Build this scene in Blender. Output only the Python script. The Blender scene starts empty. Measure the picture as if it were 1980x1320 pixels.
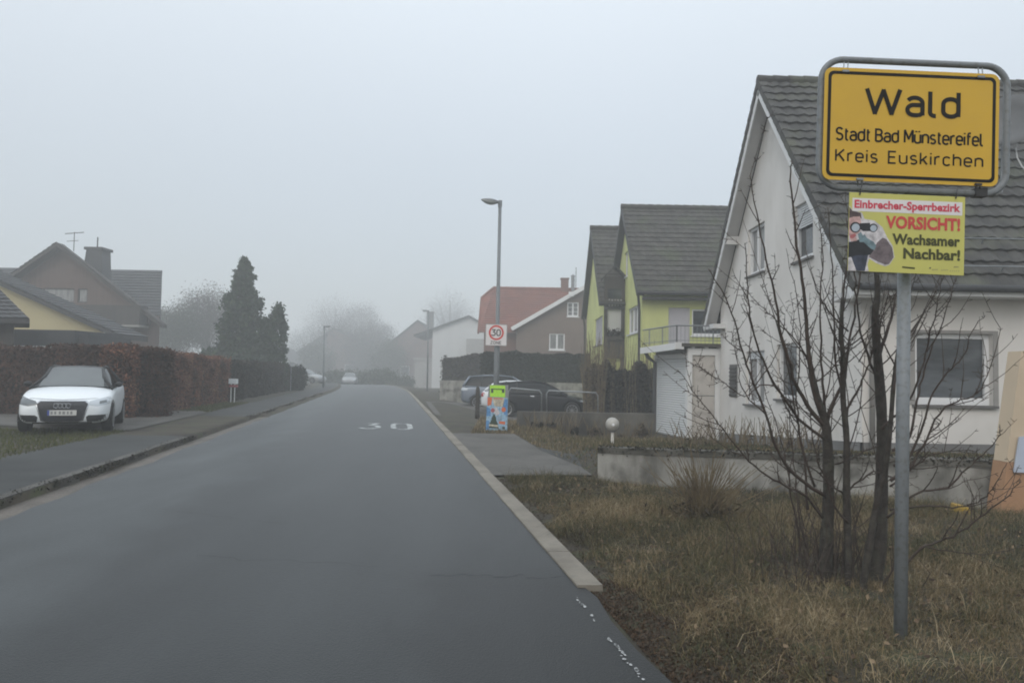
import bpy, bmesh, math, random
import numpy as np
from mathutils import Vector, Matrix
random.seed(7); RNG = np.random.default_rng(11)
SC = bpy.context.scene
COL = SC.collection
rad = math.radians

# ------------------------------------------------------------------ camera
FPX = 1430.0; EYE = 1.55
cam_data = bpy.data.cameras.new('camera'); cam = bpy.data.objects.new('camera', cam_data); COL.objects.link(cam)
cam_data.sensor_width = 36.0; cam_data.lens = 36.0 * FPX / 1980.0
cam_data.clip_start = 0.05; cam_data.clip_end = 2000
CAMR = Matrix.Rotation(rad(90 + 2.4), 3, 'X') @ Matrix.Rotation(rad(1.0), 3, 'Z')
cam.matrix_world = Matrix.Translation((0, 0, EYE)) @ CAMR.to_4x4()
SC.camera = cam
# ------------------------------------------------------------------ sky (overcast: zenith three times the horizon) and sun
SUN_EL, SUN_ROT = rad(38), rad(200)
world = bpy.data.worlds.new('World'); SC.world = world; world.use_nodes = True
wn = world.node_tree.nodes; wl = world.node_tree.links; wn.clear()
w_out = wn.new('ShaderNodeOutputWorld'); w_add = wn.new('ShaderNodeAddShader')
w_sky = wn.new('ShaderNodeTexSky'); w_sky.sky_type = 'NISHITA'; w_sky.sun_disc = False
w_sky.sun_elevation = SUN_EL; w_sky.sun_rotation = SUN_ROT; w_sky.dust_density = 4.0
w_b1 = wn.new('ShaderNodeBackground'); w_b1.inputs['Strength'].default_value = 0.05
wl.new(w_sky.outputs[0], w_b1.inputs['Color'])
w_tc = wn.new('ShaderNodeTexCoord'); w_sep = wn.new('ShaderNodeSeparateXYZ'); wl.new(w_tc.outputs['Generated'], w_sep.inputs[0])
w_mr = wn.new('ShaderNodeMapRange'); w_mr.inputs['From Min'].default_value = 0; w_mr.inputs['From Max'].default_value = 1
w_mr.inputs['To Min'].default_value = 0.53; w_mr.inputs['To Max'].default_value = 1.75; w_mr.clamp = True
w_cl = wn.new('ShaderNodeMath'); w_cl.operation = 'MAXIMUM'; w_cl.inputs[1].default_value = 0.0; wl.new(w_sep.outputs['Z'], w_cl.inputs[0])
w_pw = wn.new('ShaderNodeMath'); w_pw.operation = 'POWER'; w_pw.inputs[1].default_value = 1.5; wl.new(w_cl.outputs[0], w_pw.inputs[0]); wl.new(w_pw.outputs[0], w_mr.inputs['Value'])
w_nz = wn.new('ShaderNodeTexNoise'); w_nz.inputs['Scale'].default_value = 1.6; w_nz.inputs['Detail'].default_value = 3
wl.new(w_tc.outputs['Generated'], w_nz.inputs['Vector'])
w_nm = wn.new('ShaderNodeMapRange'); w_nm.inputs['To Min'].default_value = 0.94; w_nm.inputs['To Max'].default_value = 1.06
wl.new(w_nz.outputs['Fac'], w_nm.inputs['Value'])
w_mul = wn.new('ShaderNodeMath'); w_mul.operation = 'MULTIPLY'; wl.new(w_mr.outputs[0], w_mul.inputs[0]); wl.new(w_nm.outputs[0], w_mul.inputs[1])
w_b2 = wn.new('ShaderNodeBackground'); w_b2.inputs['Color'].default_value = (0.92, 0.985, 1.03, 1)
wl.new(w_mul.outputs[0], w_b2.inputs['Strength'])
wl.new(w_b1.outputs[0], w_add.inputs[0]); wl.new(w_b2.outputs[0], w_add.inputs[1]); wl.new(w_add.outputs[0], w_out.inputs['Surface'])
sun_d = bpy.data.lights.new('sun', 'SUN'); sun_d.energy = 0.5; sun_d.angle = rad(40); sun_d.color = (1.0, 0.96, 0.9)
sun = bpy.data.objects.new('sun', sun_d); COL.objects.link(sun)
sun.rotation_euler = (rad(90) - SUN_EL, 0, rad(180) - SUN_ROT)
SC.view_settings.view_transform = 'Standard'; SC.view_settings.look = 'None'
SC.view_settings.exposure = -0.14; SC.view_settings.gamma = 1.0
SC.cycles.volume_bounces = 3; SC.cycles.max_bounces = 6; SC.cycles.diffuse_bounces = 3
SC.cycles.volume_max_steps = 256
SC.cycles.filter_width = 1.9
SC.cycles.sample_clamp_indirect = 6.0

# ------------------------------------------------------------------ placing helpers (measured sight lines)
def ray(px, py): return CAMR @ Vector(((px - 990) / FPX, -(py - 660) / FPX, -1))
def W(px, py, Y):
    d = ray(px, py); t = Y / d.y
    return Vector((d.x * t, Y, EYE + d.z * t))
def G(px, py, z=0.0):
    d = ray(px, py); t = (z - EYE) / d.z
    return Vector((d.x * t, d.y * t, z))

# ------------------------------------------------------------------ materials
MATS = {}
def newmat(name):
    m = bpy.data.materials.new(name); m.use_nodes = True; MATS[name] = m
    return m, m.node_tree.nodes, m.node_tree.links, m.node_tree.nodes['Principled BSDF']
def mat(name, c, rough=0.7, c2=None, scale=3.0, detail=6, lo=0.35, hi=0.65, bump=0.0, bscale=None, metal=0.0, spec=0.4,
        stretch=(1, 1, 1), c3=None, scale3=40, f3=0.3):
    if name in MATS: return MATS[name]
    m, n, l, b = newmat(name)
    b.inputs['Base Color'].default_value = (*c, 1); b.inputs['Roughness'].default_value = rough
    b.inputs['Metallic'].default_value = metal; b.inputs['Specular IOR Level'].default_value = spec
    tc = n.new('ShaderNodeTexCoord'); mp = n.new('ShaderNodeMapping'); mp.inputs['Scale'].default_value = stretch
    l.new(tc.outputs['Object'], mp.inputs[0])
    if c2 is not None:
        nz = n.new('ShaderNodeTexNoise'); nz.inputs['Scale'].default_value = scale; nz.inputs['Detail'].default_value = detail
        nz.inputs['Roughness'].default_value = 0.6
        l.new(mp.outputs[0], nz.inputs['Vector'])
        r = n.new('ShaderNodeValToRGB'); r.color_ramp.elements[0].position = lo; r.color_ramp.elements[1].position = hi
        r.color_ramp.elements[0].color = (*c, 1); r.color_ramp.elements[1].color = (*c2, 1)
        l.new(nz.outputs['Fac'], r.inputs[0]); outc = r.outputs[0]
        if c3 is not None:
            n3 = n.new('ShaderNodeTexNoise'); n3.inputs['Scale'].default_value = scale3; n3.inputs['Detail'].default_value = 3
            l.new(tc.outputs['Object'], n3.inputs['Vector'])
            r3 = n.new('ShaderNodeValToRGB'); r3.color_ramp.elements[0].position = 0.5; r3.color_ramp.elements[1].position = 0.7
            r3.color_ramp.elements[0].color = (0, 0, 0, 1); r3.color_ramp.elements[1].color = (f3, f3, f3, 1)
            l.new(n3.outputs['Fac'], r3.inputs[0])
            mx = n.new('ShaderNodeMix'); mx.data_type = 'RGBA'; l.new(r3.outputs[0], mx.inputs[0]); l.new(outc, mx.inputs[6])
            mx.inputs[7].default_value = (*c3, 1); outc = mx.outputs[2]
        l.new(outc, b.inputs['Base Color'])
    if bump:
        nb = n.new('ShaderNodeTexNoise'); nb.inputs['Scale'].default_value = bscale or scale * 6; nb.inputs['Detail'].default_value = 4
        l.new(tc.outputs['Object'], nb.inputs['Vector'])
        bp = n.new('ShaderNodeBump'); bp.inputs['Strength'].default_value = bump; bp.inputs['Distance'].default_value = 0.02
        l.new(nb.outputs['Fac'], bp.inputs['Height']); l.new(bp.outputs[0], b.inputs['Normal'])
    return m
def leafmat(name, stops, rough=0.75, trans=0.0):
    m, n, l, b = newmat(name)
    a = n.new('ShaderNodeAttribute'); a.attribute_name = 'tint'
    r = n.new('ShaderNodeValToRGB'); e = r.color_ramp.elements
    while len(e) < len(stops): e.new(0.5)
    for k, (p, c) in enumerate(stops): e[k].position = p; e[k].color = (*c, 1)
    l.new(a.outputs['Fac'], r.inputs[0]); l.new(r.outputs[0], b.inputs['Base Color'])
    b.inputs['Roughness'].default_value = rough; b.inputs['Specular IOR Level'].default_value = 0.2
    return m
def glassmat(name, c, rough=0.08):
    return mat(name, c, rough=rough, spec=0.6)

# ------------------------------------------------------------------ meshes
ORG = {}
class MB:
    def __init__(s): s.v = []; s.f = []
    def add(s, vs, fs):
        o = len(s.v); s.v.extend([tuple(v) for v in vs]); s.f.extend([tuple(i + o for i in f) for f in fs]); return s
    def box(s, lo, hi):
        x0, y0, z0 = lo; x1, y1, z1 = hi
        return s.add([(x0,y0,z0),(x1,y0,z0),(x1,y1,z0),(x0,y1,z0),(x0,y0,z1),(x1,y0,z1),(x1,y1,z1),(x0,y1,z1)],
                     [(3,2,1,0),(4,5,6,7),(0,1,5,4),(1,2,6,5),(2,3,7,6),(3,0,4,7)])
    def beam(s, p0, p1, w, h, up=(0, 0, 1)):
        p0 = Vector(p0); p1 = Vector(p1); d = (p1 - p0).normalized(); up = Vector(up)
        a = d.cross(up)
        if a.length < 1e-4: a = d.cross(Vector((1, 0, 0)))
        a.normalize(); b = a.cross(d).normalized(); a = a * w / 2; b = b * h / 2
        vs = [p0-a-b, p0+a-b, p0+a+b, p0-a+b, p1-a-b, p1+a-b, p1+a+b, p1-a+b]
        return s.add(vs, [(0,1,2,3),(7,6,5,4),(0,4,5,1),(1,5,6,2),(2,6,7,3),(3,7,4,0)])
    def tube(s, pts, r, n=8, closed=False, cap=True):
        pts = [Vector(p) for p in pts]; m = len(pts)
        rr = r if isinstance(r, (list, tuple)) else [r] * m
        o = len(s.v); prev = None
        for i, p in enumerate(pts):
            if closed: d = pts[(i+1) % m] - pts[i-1]
            else: d = pts[min(i+1, m-1)] - pts[max(i-1, 0)]
            d.normalize()
            if prev is None:
                a = d.cross(Vector((0, 0, 1)))
                if a.length < 0.05: a = d.cross(Vector((0, 1, 0)))
            else: a = prev - d * prev.dot(d)
            a.normalize(); prev = a; b = d.cross(a)
            for k in range(n):
                t = 2 * math.pi * k / n
                s.v.append(tuple(p + (a * math.cos(t) + b * math.sin(t)) * rr[i]))
        for i in range(m if closed else m - 1):
            j = (i + 1) % m
            for k in range(n):
                k2 = (k + 1) % n
                s.f.append((o+i*n+k, o+i*n+k2, o+j*n+k2, o+j*n+k))
        if cap and not closed:
            s.f.append(tuple(o + k for k in range(n))[::-1]); s.f.append(tuple(o + (m-1)*n + k for k in range(n)))
        return s
    def lathe(s, prof, c, n=16, axis=2):
        o = len(s.v); m = len(prof)
        for (r, z) in prof:
            for k in range(n):
                t = 2*math.pi*k/n; q = [r*math.cos(t), r*math.sin(t), z]
                if axis == 0: q = [q[2], q[0], q[1]]
                if axis == 1: q = [q[0], q[2], q[1]]
                s.v.append((q[0]+c[0], q[1]+c[1], q[2]+c[2]))
        for i in range(m-1):
            for k in range(n):
                k2 = (k+1) % n; s.f.append((o+i*n+k, o+i*n+k2, o+(i+1)*n+k2, o+(i+1)*n+k))
        s.f.append(tuple(o+k for k in range(n))[::-1]); s.f.append(tuple(o+(m-1)*n+k for k in range(n)))
        return s
    def prism(s, poly, o, u, v, d):
        """polygon (2-D, in axes u v from o) pushed along vector d"""
        o = Vector(o); u = Vector(u); v = Vector(v); d = Vector(d); n = len(poly)
        a = [o + u*p[0] + v*p[1] for p in poly]; b = [p + d for p in a]
        fs = [tuple(range(n))[::-1], tuple(range(n, 2*n))] + [(i, (i+1) % n, n+(i+1) % n, n+i) for i in range(n)]
        return s.add(a + b, fs)
    def face(s, pts): return s.add(pts, [tuple(range(len(pts)))])
    def ico(s, c, r, sub=2, sc=(1, 1, 1)):
        bm = bmesh.new(); bmesh.ops.create_icosphere(bm, subdivisions=sub, radius=r)
        s.add([(v.co.x*sc[0]+c[0], v.co.y*sc[1]+c[1], v.co.z*sc[2]+c[2]) for v in bm.verts], [tuple(v.index for v in f.verts) for f in bm.faces]); bm.free()
        return s
    def build(s, name, m, parent=None, smooth=False, bevel=0.0, local=False, subsurf=0, label=None):
        org = Vector((0, 0, 0)) if (local or parent is None) else ORG.get(parent.as_pointer(), Vector((0, 0, 0)))
        me = bpy.data.meshes.new(name)
        me.from_pydata([tuple(Vector(v) - org) for v in s.v] if org.length else s.v, [], s.f); me.validate()
        bm = bmesh.new(); bm.from_mesh(me); bmesh.ops.recalc_face_normals(bm, faces=bm.faces)
        eye = (Vector((0, 0, .6)) if local else Vector((0, 0, EYE)) - org); seen = set()   # open sheets: front side out
        for f0 in bm.faces:
            if f0 in seen: continue
            isl = [f0]; seen.add(f0); op = False; q = 0; sc = 0.0
            while q < len(isl):
                f = isl[q]; q += 1; d = eye - f.calc_center_median()
                if local: d = -d
                sc += f.calc_area() * f.normal.dot(d)
                for e in f.edges:
                    if len(e.link_faces) == 1: op = True
                    for g in e.link_faces:
                        if g not in seen: seen.add(g); isl.append(g)
            if op and sc < 0: bmesh.ops.reverse_faces(bm, faces=isl)
        bm.to_mesh(me); bm.free()
        me.materials.append(MATS[m] if isinstance(m, str) else m)
        if smooth: me.polygons.foreach_set('use_smooth', [True]*len(me.polygons))
        o = bpy.data.objects.new(name, me); COL.objects.link(o)
        if parent is not None:
            o.parent = parent; ORG[o.as_pointer()] = org if not local else Vector((0, 0, 0))
        if bevel:
            b = o.modifiers.new('bevel', 'BEVEL'); b.width = bevel; b.segments = 2; b.limit_method = 'ANGLE'; b.harden_normals = False
        if subsurf:
            b = o.modifiers.new('sub', 'SUBSURF'); b.levels = subsurf; b.render_levels = subsurf
        if label: o['label'] = label
        return o
def thing(name, loc, label, cat, group=None, rz=0.0):
    o = bpy.data.objects.new(name, None); COL.objects.link(o); o.location = loc; o.rotation_euler = (0, 0, rz)
    o.empty_display_size = 0.2
    ORG[o.as_pointer()] = Vector(loc); return tag(o, label, cat, group)
def tag(o, label, cat, group=None):
    o['label'] = label; o['category'] = cat
    if group: o['group'] = group
    return o
def struct(o, label=None): o['kind'] = 'structure'; return o
def stuff(o, label, cat): o['kind'] = 'stuff'; return tag(o, label, cat)
def leaves(name, cen, size, tint, m, parent=None, nrm=None, aspect=1.6, jitter=1.0):
    """many small leaf faces: cen (n,3), size (n,), tint (n,)"""
    cen = np.asarray(cen, float); n = len(cen); size = np.asarray(size, float).reshape(-1, 1)
    d = RNG.normal(size=(n, 3)) * jitter
    if nrm is not None: d = d + np.asarray(nrm)
    d /= np.linalg.norm(d, axis=1, keepdims=True)
    t = RNG.normal(size=(n, 3)); u = np.cross(d, t); u /= np.linalg.norm(u, axis=1, keepdims=True); v = np.cross(d, u)
    u = u * size * aspect * 0.5; v = v * size * 0.5
    org = np.array(ORG.get(parent.as_pointer(), Vector((0, 0, 0)))) if parent is not None else np.zeros(3)
    cc = cen - org
    vs = np.stack([cc - u, cc - v * 0.9 + u*0.1, cc + u, cc + v], 1).reshape(-1, 3)
    return rawquads(name, vs, tint, m, parent, org)
def rawquads(name, vs, tint, m, parent=None, org=None, k=4):
    n = len(vs) // k
    me = bpy.data.meshes.new(name); me.vertices.add(n*k); me.vertices.foreach_set('co', vs.astype(np.float32).ravel())
    me.loops.add(n*k); me.loops.foreach_set('vertex_index', np.arange(n*k, dtype=np.int32))
    me.polygons.add(n); me.polygons.foreach_set('loop_start', np.arange(0, n*k, k, dtype=np.int32))
    me.update(calc_edges=True)
    a = me.attributes.new('tint', 'FLOAT', 'FACE'); a.data.foreach_set('value', np.asarray(tint, np.float32))
    me.materials.append(MATS[m]); o = bpy.data.objects.new(name, me); COL.objects.link(o)
    if parent is not None:
        o.parent = parent; ORG[o.as_pointer()] = Vector(org)
    return o
def merge_tint(o, val):
    a = o.data.attributes.new('tint', 'FLOAT', 'FACE'); a.data.foreach_set('value', np.full(len(o.data.polygons), val, np.float32))

# ------------------------------------------------------------------ palette
mat('asphalt', (0.0075, 0.0095, 0.010), 0.44, (0.022, 0.0255, 0.0265), 1.6, 10, 0.3, 0.72, bump=0.3, bscale=90, spec=0.42, stretch=(1, .22, 1), c3=(0.042, 0.045, 0.045), scale3=160, f3=0.3)
def worn_asphalt():
    m = MATS['asphalt']; n = m.node_tree.nodes; l = m.node_tree.links; b = n['Principled BSDF']; src = b.inputs['Base Color'].links[0].from_socket
    tc = n.new('ShaderNodeTexCoord'); sp = n.new('ShaderNodeSeparateXYZ'); l.new(tc.outputs['Object'], sp.inputs[0])
    def math_(op, a, c):
        q = n.new('ShaderNodeMath'); q.operation = op
        for i, v in enumerate((a, c)):
            if isinstance(v, (int, float)): q.inputs[i].default_value = v
            else: l.new(v, q.inputs[i])
        return q.outputs[0]
    nz = n.new('ShaderNodeTexNoise'); nz.inputs['Scale'].default_value = 0.9; nz.inputs['Detail'].default_value = 7; l.new(tc.outputs['Object'], nz.inputs['Vector'])
    nn = math_('MULTIPLY', math_('SUBTRACT', nz.outputs['Fac'], .5), 2.2)
    u = math_('ADD', math_('ADD', math_('MULTIPLY', sp.outputs['Y'], .165), sp.outputs['X']), nn)
    def rng(v, a, c, lo, hi):
        q = n.new('ShaderNodeMapRange'); q.inputs[1].default_value = a; q.inputs[2].default_value = c; q.inputs[3].default_value = lo; q.inputs[4].default_value = hi; l.new(v, q.inputs[0]); return q.outputs[0]
    k1 = rng(u, -2.6, -1.9, 2.0, 1.0)                      # paler older lane on the left
    yv = math_('ADD', sp.outputs['Y'], math_('MULTIPLY', nn, .5))
    k2 = math_('MAXIMUM', rng(u, .15, .45, 1.0, .5), rng(yv, 5.5, 5.9, .5, 1.0))   # darker resurfaced end of the right lane
    k = math_('MULTIPLY', k1, k2)
    mx = n.new('ShaderNodeMix'); mx.data_type = 'RGBA'; mx.blend_type = 'MULTIPLY'; mx.inputs[0].default_value = 1
    l.new(src, mx.inputs[6]); l.new(k, mx.inputs[7]); l.new(mx.outputs[2], b.inputs['Base Color'])
worn_asphalt()
mat('footway_asphalt', (0.022, 0.024, 0.024), 0.7, (0.042, 0.045, 0.044), 0.8, 8, bump=0.3, bscale=70, spec=0.25, c3=(0.06, 0.06, 0.055), scale3=120, f3=0.4)
mat('gutter_stone', (0.115, 0.10, 0.085), 0.7, (0.06, 0.052, 0.044), 1.6, 8, bump=0.3, bscale=30, c3=(0.22, 0.2, 0.17), scale3=25, f3=0.5)
mat('kerb_stone', (0.05, 0.047, 0.042), 0.75, (0.10, 0.095, 0.085), 1.5, 8, bump=0.4, bscale=25)
mat('edge_concrete', (0.22, 0.20, 0.165), 0.75, (0.135, 0.12, 0.098), 1.3, 8, bump=0.25, bscale=40, c3=(0.12, 0.11, 0.095), scale3=9, f3=0.5)
mat('drive_concrete', (0.105, 0.10, 0.092), 0.75, (0.062, 0.06, 0.055), 0.9, 9, bump=0.2, bscale=40, spec=0.25, c3=(0.13, 0.12, 0.105), scale3=14, f3=0.5)
mat('soil', (0.022, 0.018, 0.013), 0.9, (0.052, 0.043, 0.028), 1.1, 9, bump=0.6, bscale=14, c3=(0.05, 0.06, 0.025), scale3=3, f3=0.8)
mat('road_paint', (0.38, 0.40, 0.40), 0.6, (0.04, 0.044, 0.046), 3.4, 10, 0.44, 0.66)
mat('worn_paint', (0.36, 0.37, 0.37), 0.6, (0.09, 0.095, 0.095), 14.0, 6, 0.42, 0.62)
mat('galvanized', (0.26, 0.275, 0.285), 0.45, (0.20, 0.215, 0.225), 5, 6, metal=0.55, bump=0.05)
mat('pole_grey', (0.205, 0.225, 0.24), 0.5, (0.16, 0.175, 0.185), 3, 7, spec=0.4, stretch=(1, 1, .3), c3=(0.10, 0.10, 0.09), scale3=30, f3=0.5)
mat('dark_metal', (0.03, 0.03, 0.03), 0.5)
mat('sign_yellow', (0.58, 0.355, 0.024), 0.4, (0.53, 0.325, 0.026), 3.0, 6, spec=0.4)
mat('sign_black', (0.012, 0.011, 0.009), 0.6, spec=0.15)
mat('sign_back', (0.22, 0.23, 0.23), 0.5)
mat('poster_yellow', (0.52, 0.50, 0.13), 0.5, (0.48, 0.465, 0.13), 4, 4)
mat('poster_white', (0.66, 0.64, 0.64), 0.5)
mat('poster_red', (0.52, 0.06, 0.055), 0.5)
mat('poster_pink', (0.55, 0.05, 0.085), 0.5)
mat('poster_olive', (0.05, 0.052, 0.012), 0.5)
for nm, c in {'print_skin': (.55, .36, .34), 'print_hair': (.10, .07, .07), 'print_black': (.02, .022, .026), 'print_navy': (.05, .06, .09),
              'print_mauve': (.16, .13, .14), 'print_lens': (.38, .44, .5), 'print_glove': (.16, .24, .27), 'print_pale': (.6, .58, .6), 'print_lip': (.4, .12, .13),
              'print_blue': (.10, .28, .55), 'print_sky': (.32, .5, .66), 'print_orange': (.62, .16, .06), 'print_pine': (.035, .06, .04), 'print_green': (.42, .78, .05), 'print_cream': (.62, .56, .42)}.items():
    mat(nm, c, 0.5, tuple(x*(0.45 if nm in ('print_mauve', 'print_navy', 'print_pale', 'print_skin', 'print_black', 'print_hair', 'print_blue', 'print_sky', 'print_cream', 'print_glove') else .8) for x in c), 22, 5, .42, .7)
mat('bark', (0.028, 0.023, 0.019), 0.85, (0.055, 0.048, 0.040), 18, 6, bump=0.6, bscale=60, c3=(0.06, 0.062, 0.045), scale3=9, f3=0.6)
mat('twig', (0.040, 0.028, 0.023), 0.8, (0.062, 0.045, 0.036), 8, 5, c3=(0.07, 0.066, 0.05), scale3=14, f3=.5)
mat('dry_stem', (0.16, 0.125, 0.07), 0.8, (0.10, 0.075, 0.045), 5, 4)
mat('render_white', (0.74, 0.72, 0.69), 0.85, (0.65, 0.63, 0.60), 0.9, 9, bump=0.15, bscale=120, stretch=(1, 1, .4), c3=(0.46, 0.44, 0.40), scale3=.8, f3=0.35)
mat('plinth_grey', (0.20, 0.20, 0.20), 0.85, (0.145, 0.145, 0.14), 1.1, 8, bump=0.15, bscale=60)
mat('white_paint', (0.70, 0.71, 0.71), 0.5, (0.64, 0.65, 0.65), 1.5, 5)
mat('soffit_white', (0.62, 0.62, 0.615), 0.65, (0.56, 0.56, 0.555), 2, 5)
mat('frame_white', (0.74, 0.75, 0.76), 0.35)
mat('reveal_grey', (0.30, 0.29, 0.275), 0.8, (0.25, 0.245, 0.235), 3, 5)
mat('sill_stone', (0.10, 0.098, 0.095), 0.7, (0.15, 0.145, 0.14), 6, 5)
mat('window_glass', (0.020, 0.025, 0.030), 0.05, (0.085, 0.095, 0.105), 1.1, 4, 0.42, 0.62, spec=0.7, stretch=(.5, .5, 1.6))  # pale blotches in the pane colour stand in for reflections
mat('curtain_glass', (0.26, 0.27, 0.27), 0.12, (0.12, 0.125, 0.13), 3.0, 3, spec=0.7, stretch=(6, 6, .4))
mat('shutter_white', (0.60, 0.62, 0.63), 0.5)
mat('shutter_lilac', (0.46, 0.45, 0.48), 0.6, (0.42, 0.41, 0.44), 2, 4)
mat('tile_grey', (0.034, 0.034, 0.033), 0.75, (0.074, 0.073, 0.068), 3.0, 9, 0.36, 0.64, bump=0.3, bscale=45, spec=.3, c3=(0.085, 0.092, 0.06), scale3=1.3, f3=0.7)
mat('tile_brown', (0.034, 0.032, 0.028), 0.8, (0.068, 0.064, 0.056), 2.4, 9, 0.36, 0.64, bump=0.2, bscale=30, spec=.25, c3=(0.06, 0.07, 0.04), scale3=1.0, f3=0.7)
mat('tile_red', (0.19, 0.066, 0.042), 0.8, (0.135, 0.052, 0.037), 0.8, 8, bump=0.2, bscale=20)
mat('tile_dark', (0.032, 0.034, 0.038), 0.7, (0.055, 0.057, 0.06), 0.8, 7)
mat('verge_dark', (0.035, 0.035, 0.036), 0.7)
mat('wood_dark', (0.034, 0.030, 0.027), 0.75, (0.055, 0.048, 0.042), 2.5, 6, stretch=(1, 1, .2))
mat('render_lime', (0.60, 0.63, 0.25), 0.88, (0.50, 0.53, 0.21), 0.8, 9, bump=0.1, bscale=80, stretch=(1, 1, .35), c3=(0.34, 0.36, 0.17), scale3=.7, f3=0.4)
mat('render_taupe', (0.175, 0.13, 0.105), 0.9, (0.145, 0.11, 0.09), 0.8, 8, bump=0.3, bscale=10)
mat('brick_red', (0.17, 0.085, 0.062), 0.85, (0.13, 0.07, 0.055), 1.2, 7)
mat('render_pale', (0.52, 0.53, 0.53), 0.85, (0.47, 0.48, 0.48), 0.5, 6)
mat('render_cream', (0.50, 0.44, 0.25), 0.85, (0.46, 0.40, 0.23), 0.6, 6)
mat('cladding_brown', (0.12, 0.078, 0.062), 0.8, (0.09, 0.062, 0.052), 0.9, 6, stretch=(6, 6, .3))
mat('brick_brown', (0.14, 0.085, 0.07), 0.85, (0.10, 0.068, 0.06), 1, 6)
mat('wall_concrete', (0.34, 0.335, 0.31), 0.85, (0.13, 0.127, 0.113), 1.9, 9, 0.42, 0.68, bump=0.3, bscale=25, stretch=(1, 1, .35), c3=(0.06, 0.058, 0.05), scale3=2.6, f3=0.85)
mat('wall_moss', (0.055, 0.053, 0.044), 0.9, (0.125, 0.12, 0.105), 2.0, 8, bump=0.4, bscale=25)
mat('low_concrete', (0.12, 0.115, 0.10), 0.85, (0.05, 0.048, 0.042), 1.6, 9, 0.38, 0.62, bump=0.4, bscale=20, stretch=(1, 1, .5))
mat('timber_pale', (0.50, 0.475, 0.44), 0.7, (0.44, 0.415, 0.385), 2.0, 6, stretch=(1, 1, .2), c3=(0.25, 0.23, 0.21), scale3=3, f3=0.6)
mat('orange_patch', (0.37, 0.215, 0.12), 0.8, (0.30, 0.175, 0.10), 1.3, 6)  # for the right edge patch that is partly a reflection
mat('beige_patch', (0.55, 0.45, 0.33), 0.8, (0.50, 0.41, 0.30), 1.3, 6)
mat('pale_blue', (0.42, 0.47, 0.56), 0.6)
mat('yellow_plastic', (0.45, 0.30, 0.03), 0.5, (0.30, 0.19, 0.03), 6, 5)
mat('car_white', (0.72, 0.76, 0.79), 0.25, spec=0.6)
mat('car_black', (0.004, 0.0045, 0.007), 0.3, spec=0.22)
mat('car_grey', (0.17, 0.20, 0.25), 0.28, metal=0.25, spec=0.6)
mat('car_silver', (0.30, 0.31, 0.32), 0.3, metal=0.3)
mat('car_glass', (0.006, 0.008, 0.009), 0.08, spec=0.2)
mat('windscreen_glass', (0.075, 0.088, 0.092), 0.06, (0.05, 0.06, 0.064), 1.2, 3, spec=0.8)  # paler base colour paints in reflected sky and the dashboard behind
mat('car_trim', (0.014, 0.015, 0.017), 0.5)
mat('car_mesh', (0.03, 0.032, 0.04), 0.5, (0.014, 0.015, 0.018), 40, 2)
mat('tyre', (0.012, 0.012, 0.012), 0.8)
mat('rim', (0.30, 0.31, 0.32), 0.35, metal=0.7)
mat('lamp_lens', (0.42, 0.46, 0.5), 0.12, spec=0.8)
mat('lamp_dark', (0.08, 0.095, 0.105), 0.15, spec=0.8)
mat('tail_red', (0.30, 0.02, 0.02), 0.25, spec=0.6)
mat('plate_white', (0.55, 0.55, 0.53), 0.4)
mat('plate_blue', (0.04, 0.07, 0.3), 0.4)
mat('chrome', (0.4, 0.42, 0.44), 0.25, metal=0.9)
mat('dish_grey', (0.11, 0.115, 0.12), 0.55, (0.09, 0.094, 0.098), 3, 3)
mat('cable_white', (0.45, 0.45, 0.45), 0.6)
mat('globe_white', (0.44, 0.43, 0.40), 0.4, (0.30, 0.29, 0.265), 9, 5)
mat('hedge_core', (0.012, 0.011, 0.009), 0.95)
mat('lum_grey', (0.20, 0.215, 0.23), 0.45)
mat('lum_glass', (0.45, 0.48, 0.48), 0.15, spec=0.6)
mat('red_ring', (0.55, 0.055, 0.045), 0.45)
leafmat('beech', [(0.0, (0.022, 0.012, 0.009)), (0.45, (0.085, 0.041, 0.026)), (0.8, (0.195, 0.082, 0.05)), (1.0, (0.25, 0.15, 0.085))])
leafmat('hedge_brown', [(0.0, (0.010, 0.011, 0.009)), (0.6, (0.032, 0.027, 0.018)), (1.0, (0.065, 0.05, 0.03))])
leafmat('hedge_dark', [(0.0, (0.008, 0.012, 0.009)), (0.7, (0.022, 0.028, 0.018)), (1.0, (0.045, 0.05, 0.03))])
leafmat('conifer', [(0.0, (0.014, 0.027, 0.016)), (0.6, (0.036, 0.060, 0.034)), (1.0, (0.075, 0.105, 0.055))])
leafmat('grass_mix', [(0.0, (0.032, 0.025, 0.017)), (0.25, (0.050, 0.046, 0.024)), (0.40, (0.058, 0.068, 0.028)), (0.55, (0.130, 0.098, 0.052)), (0.78, (0.240, 0.182, 0.104)), (1.0, (0.38, 0.32, 0.21))])
leafmat('grass_green', [(0.0, (0.035, 0.04, 0.016)), (0.5, (0.075, 0.085, 0.026)), (0.8, (0.12, 0.115, 0.038)), (1.0, (0.17, 0.14, 0.06))])
leafmat('bush_tan', [(0.0, (0.03, 0.024, 0.017)), (0.5, (0.075, 0.058, 0.037)), (0.85, (0.18, 0.14, 0.085)), (1.0, (0.24, 0.20, 0.12))])
leafmat('far_twig', [(0.0, (0.035, 0.033, 0.032)), (0.6, (0.06, 0.052, 0.048)), (1.0, (0.10, 0.07, 0.06))])
leafmat('far_green', [(0.0, (0.02, 0.03, 0.02)), (0.6, (0.045, 0.055, 0.035)), (1.0, (0.08, 0.085, 0.05))])
leafmat('dead_leaf', [(0.0, (0.035, 0.024, 0.016)), (0.5, (0.085, 0.055, 0.033)), (1.0, (0.22, 0.16, 0.10))])
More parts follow.
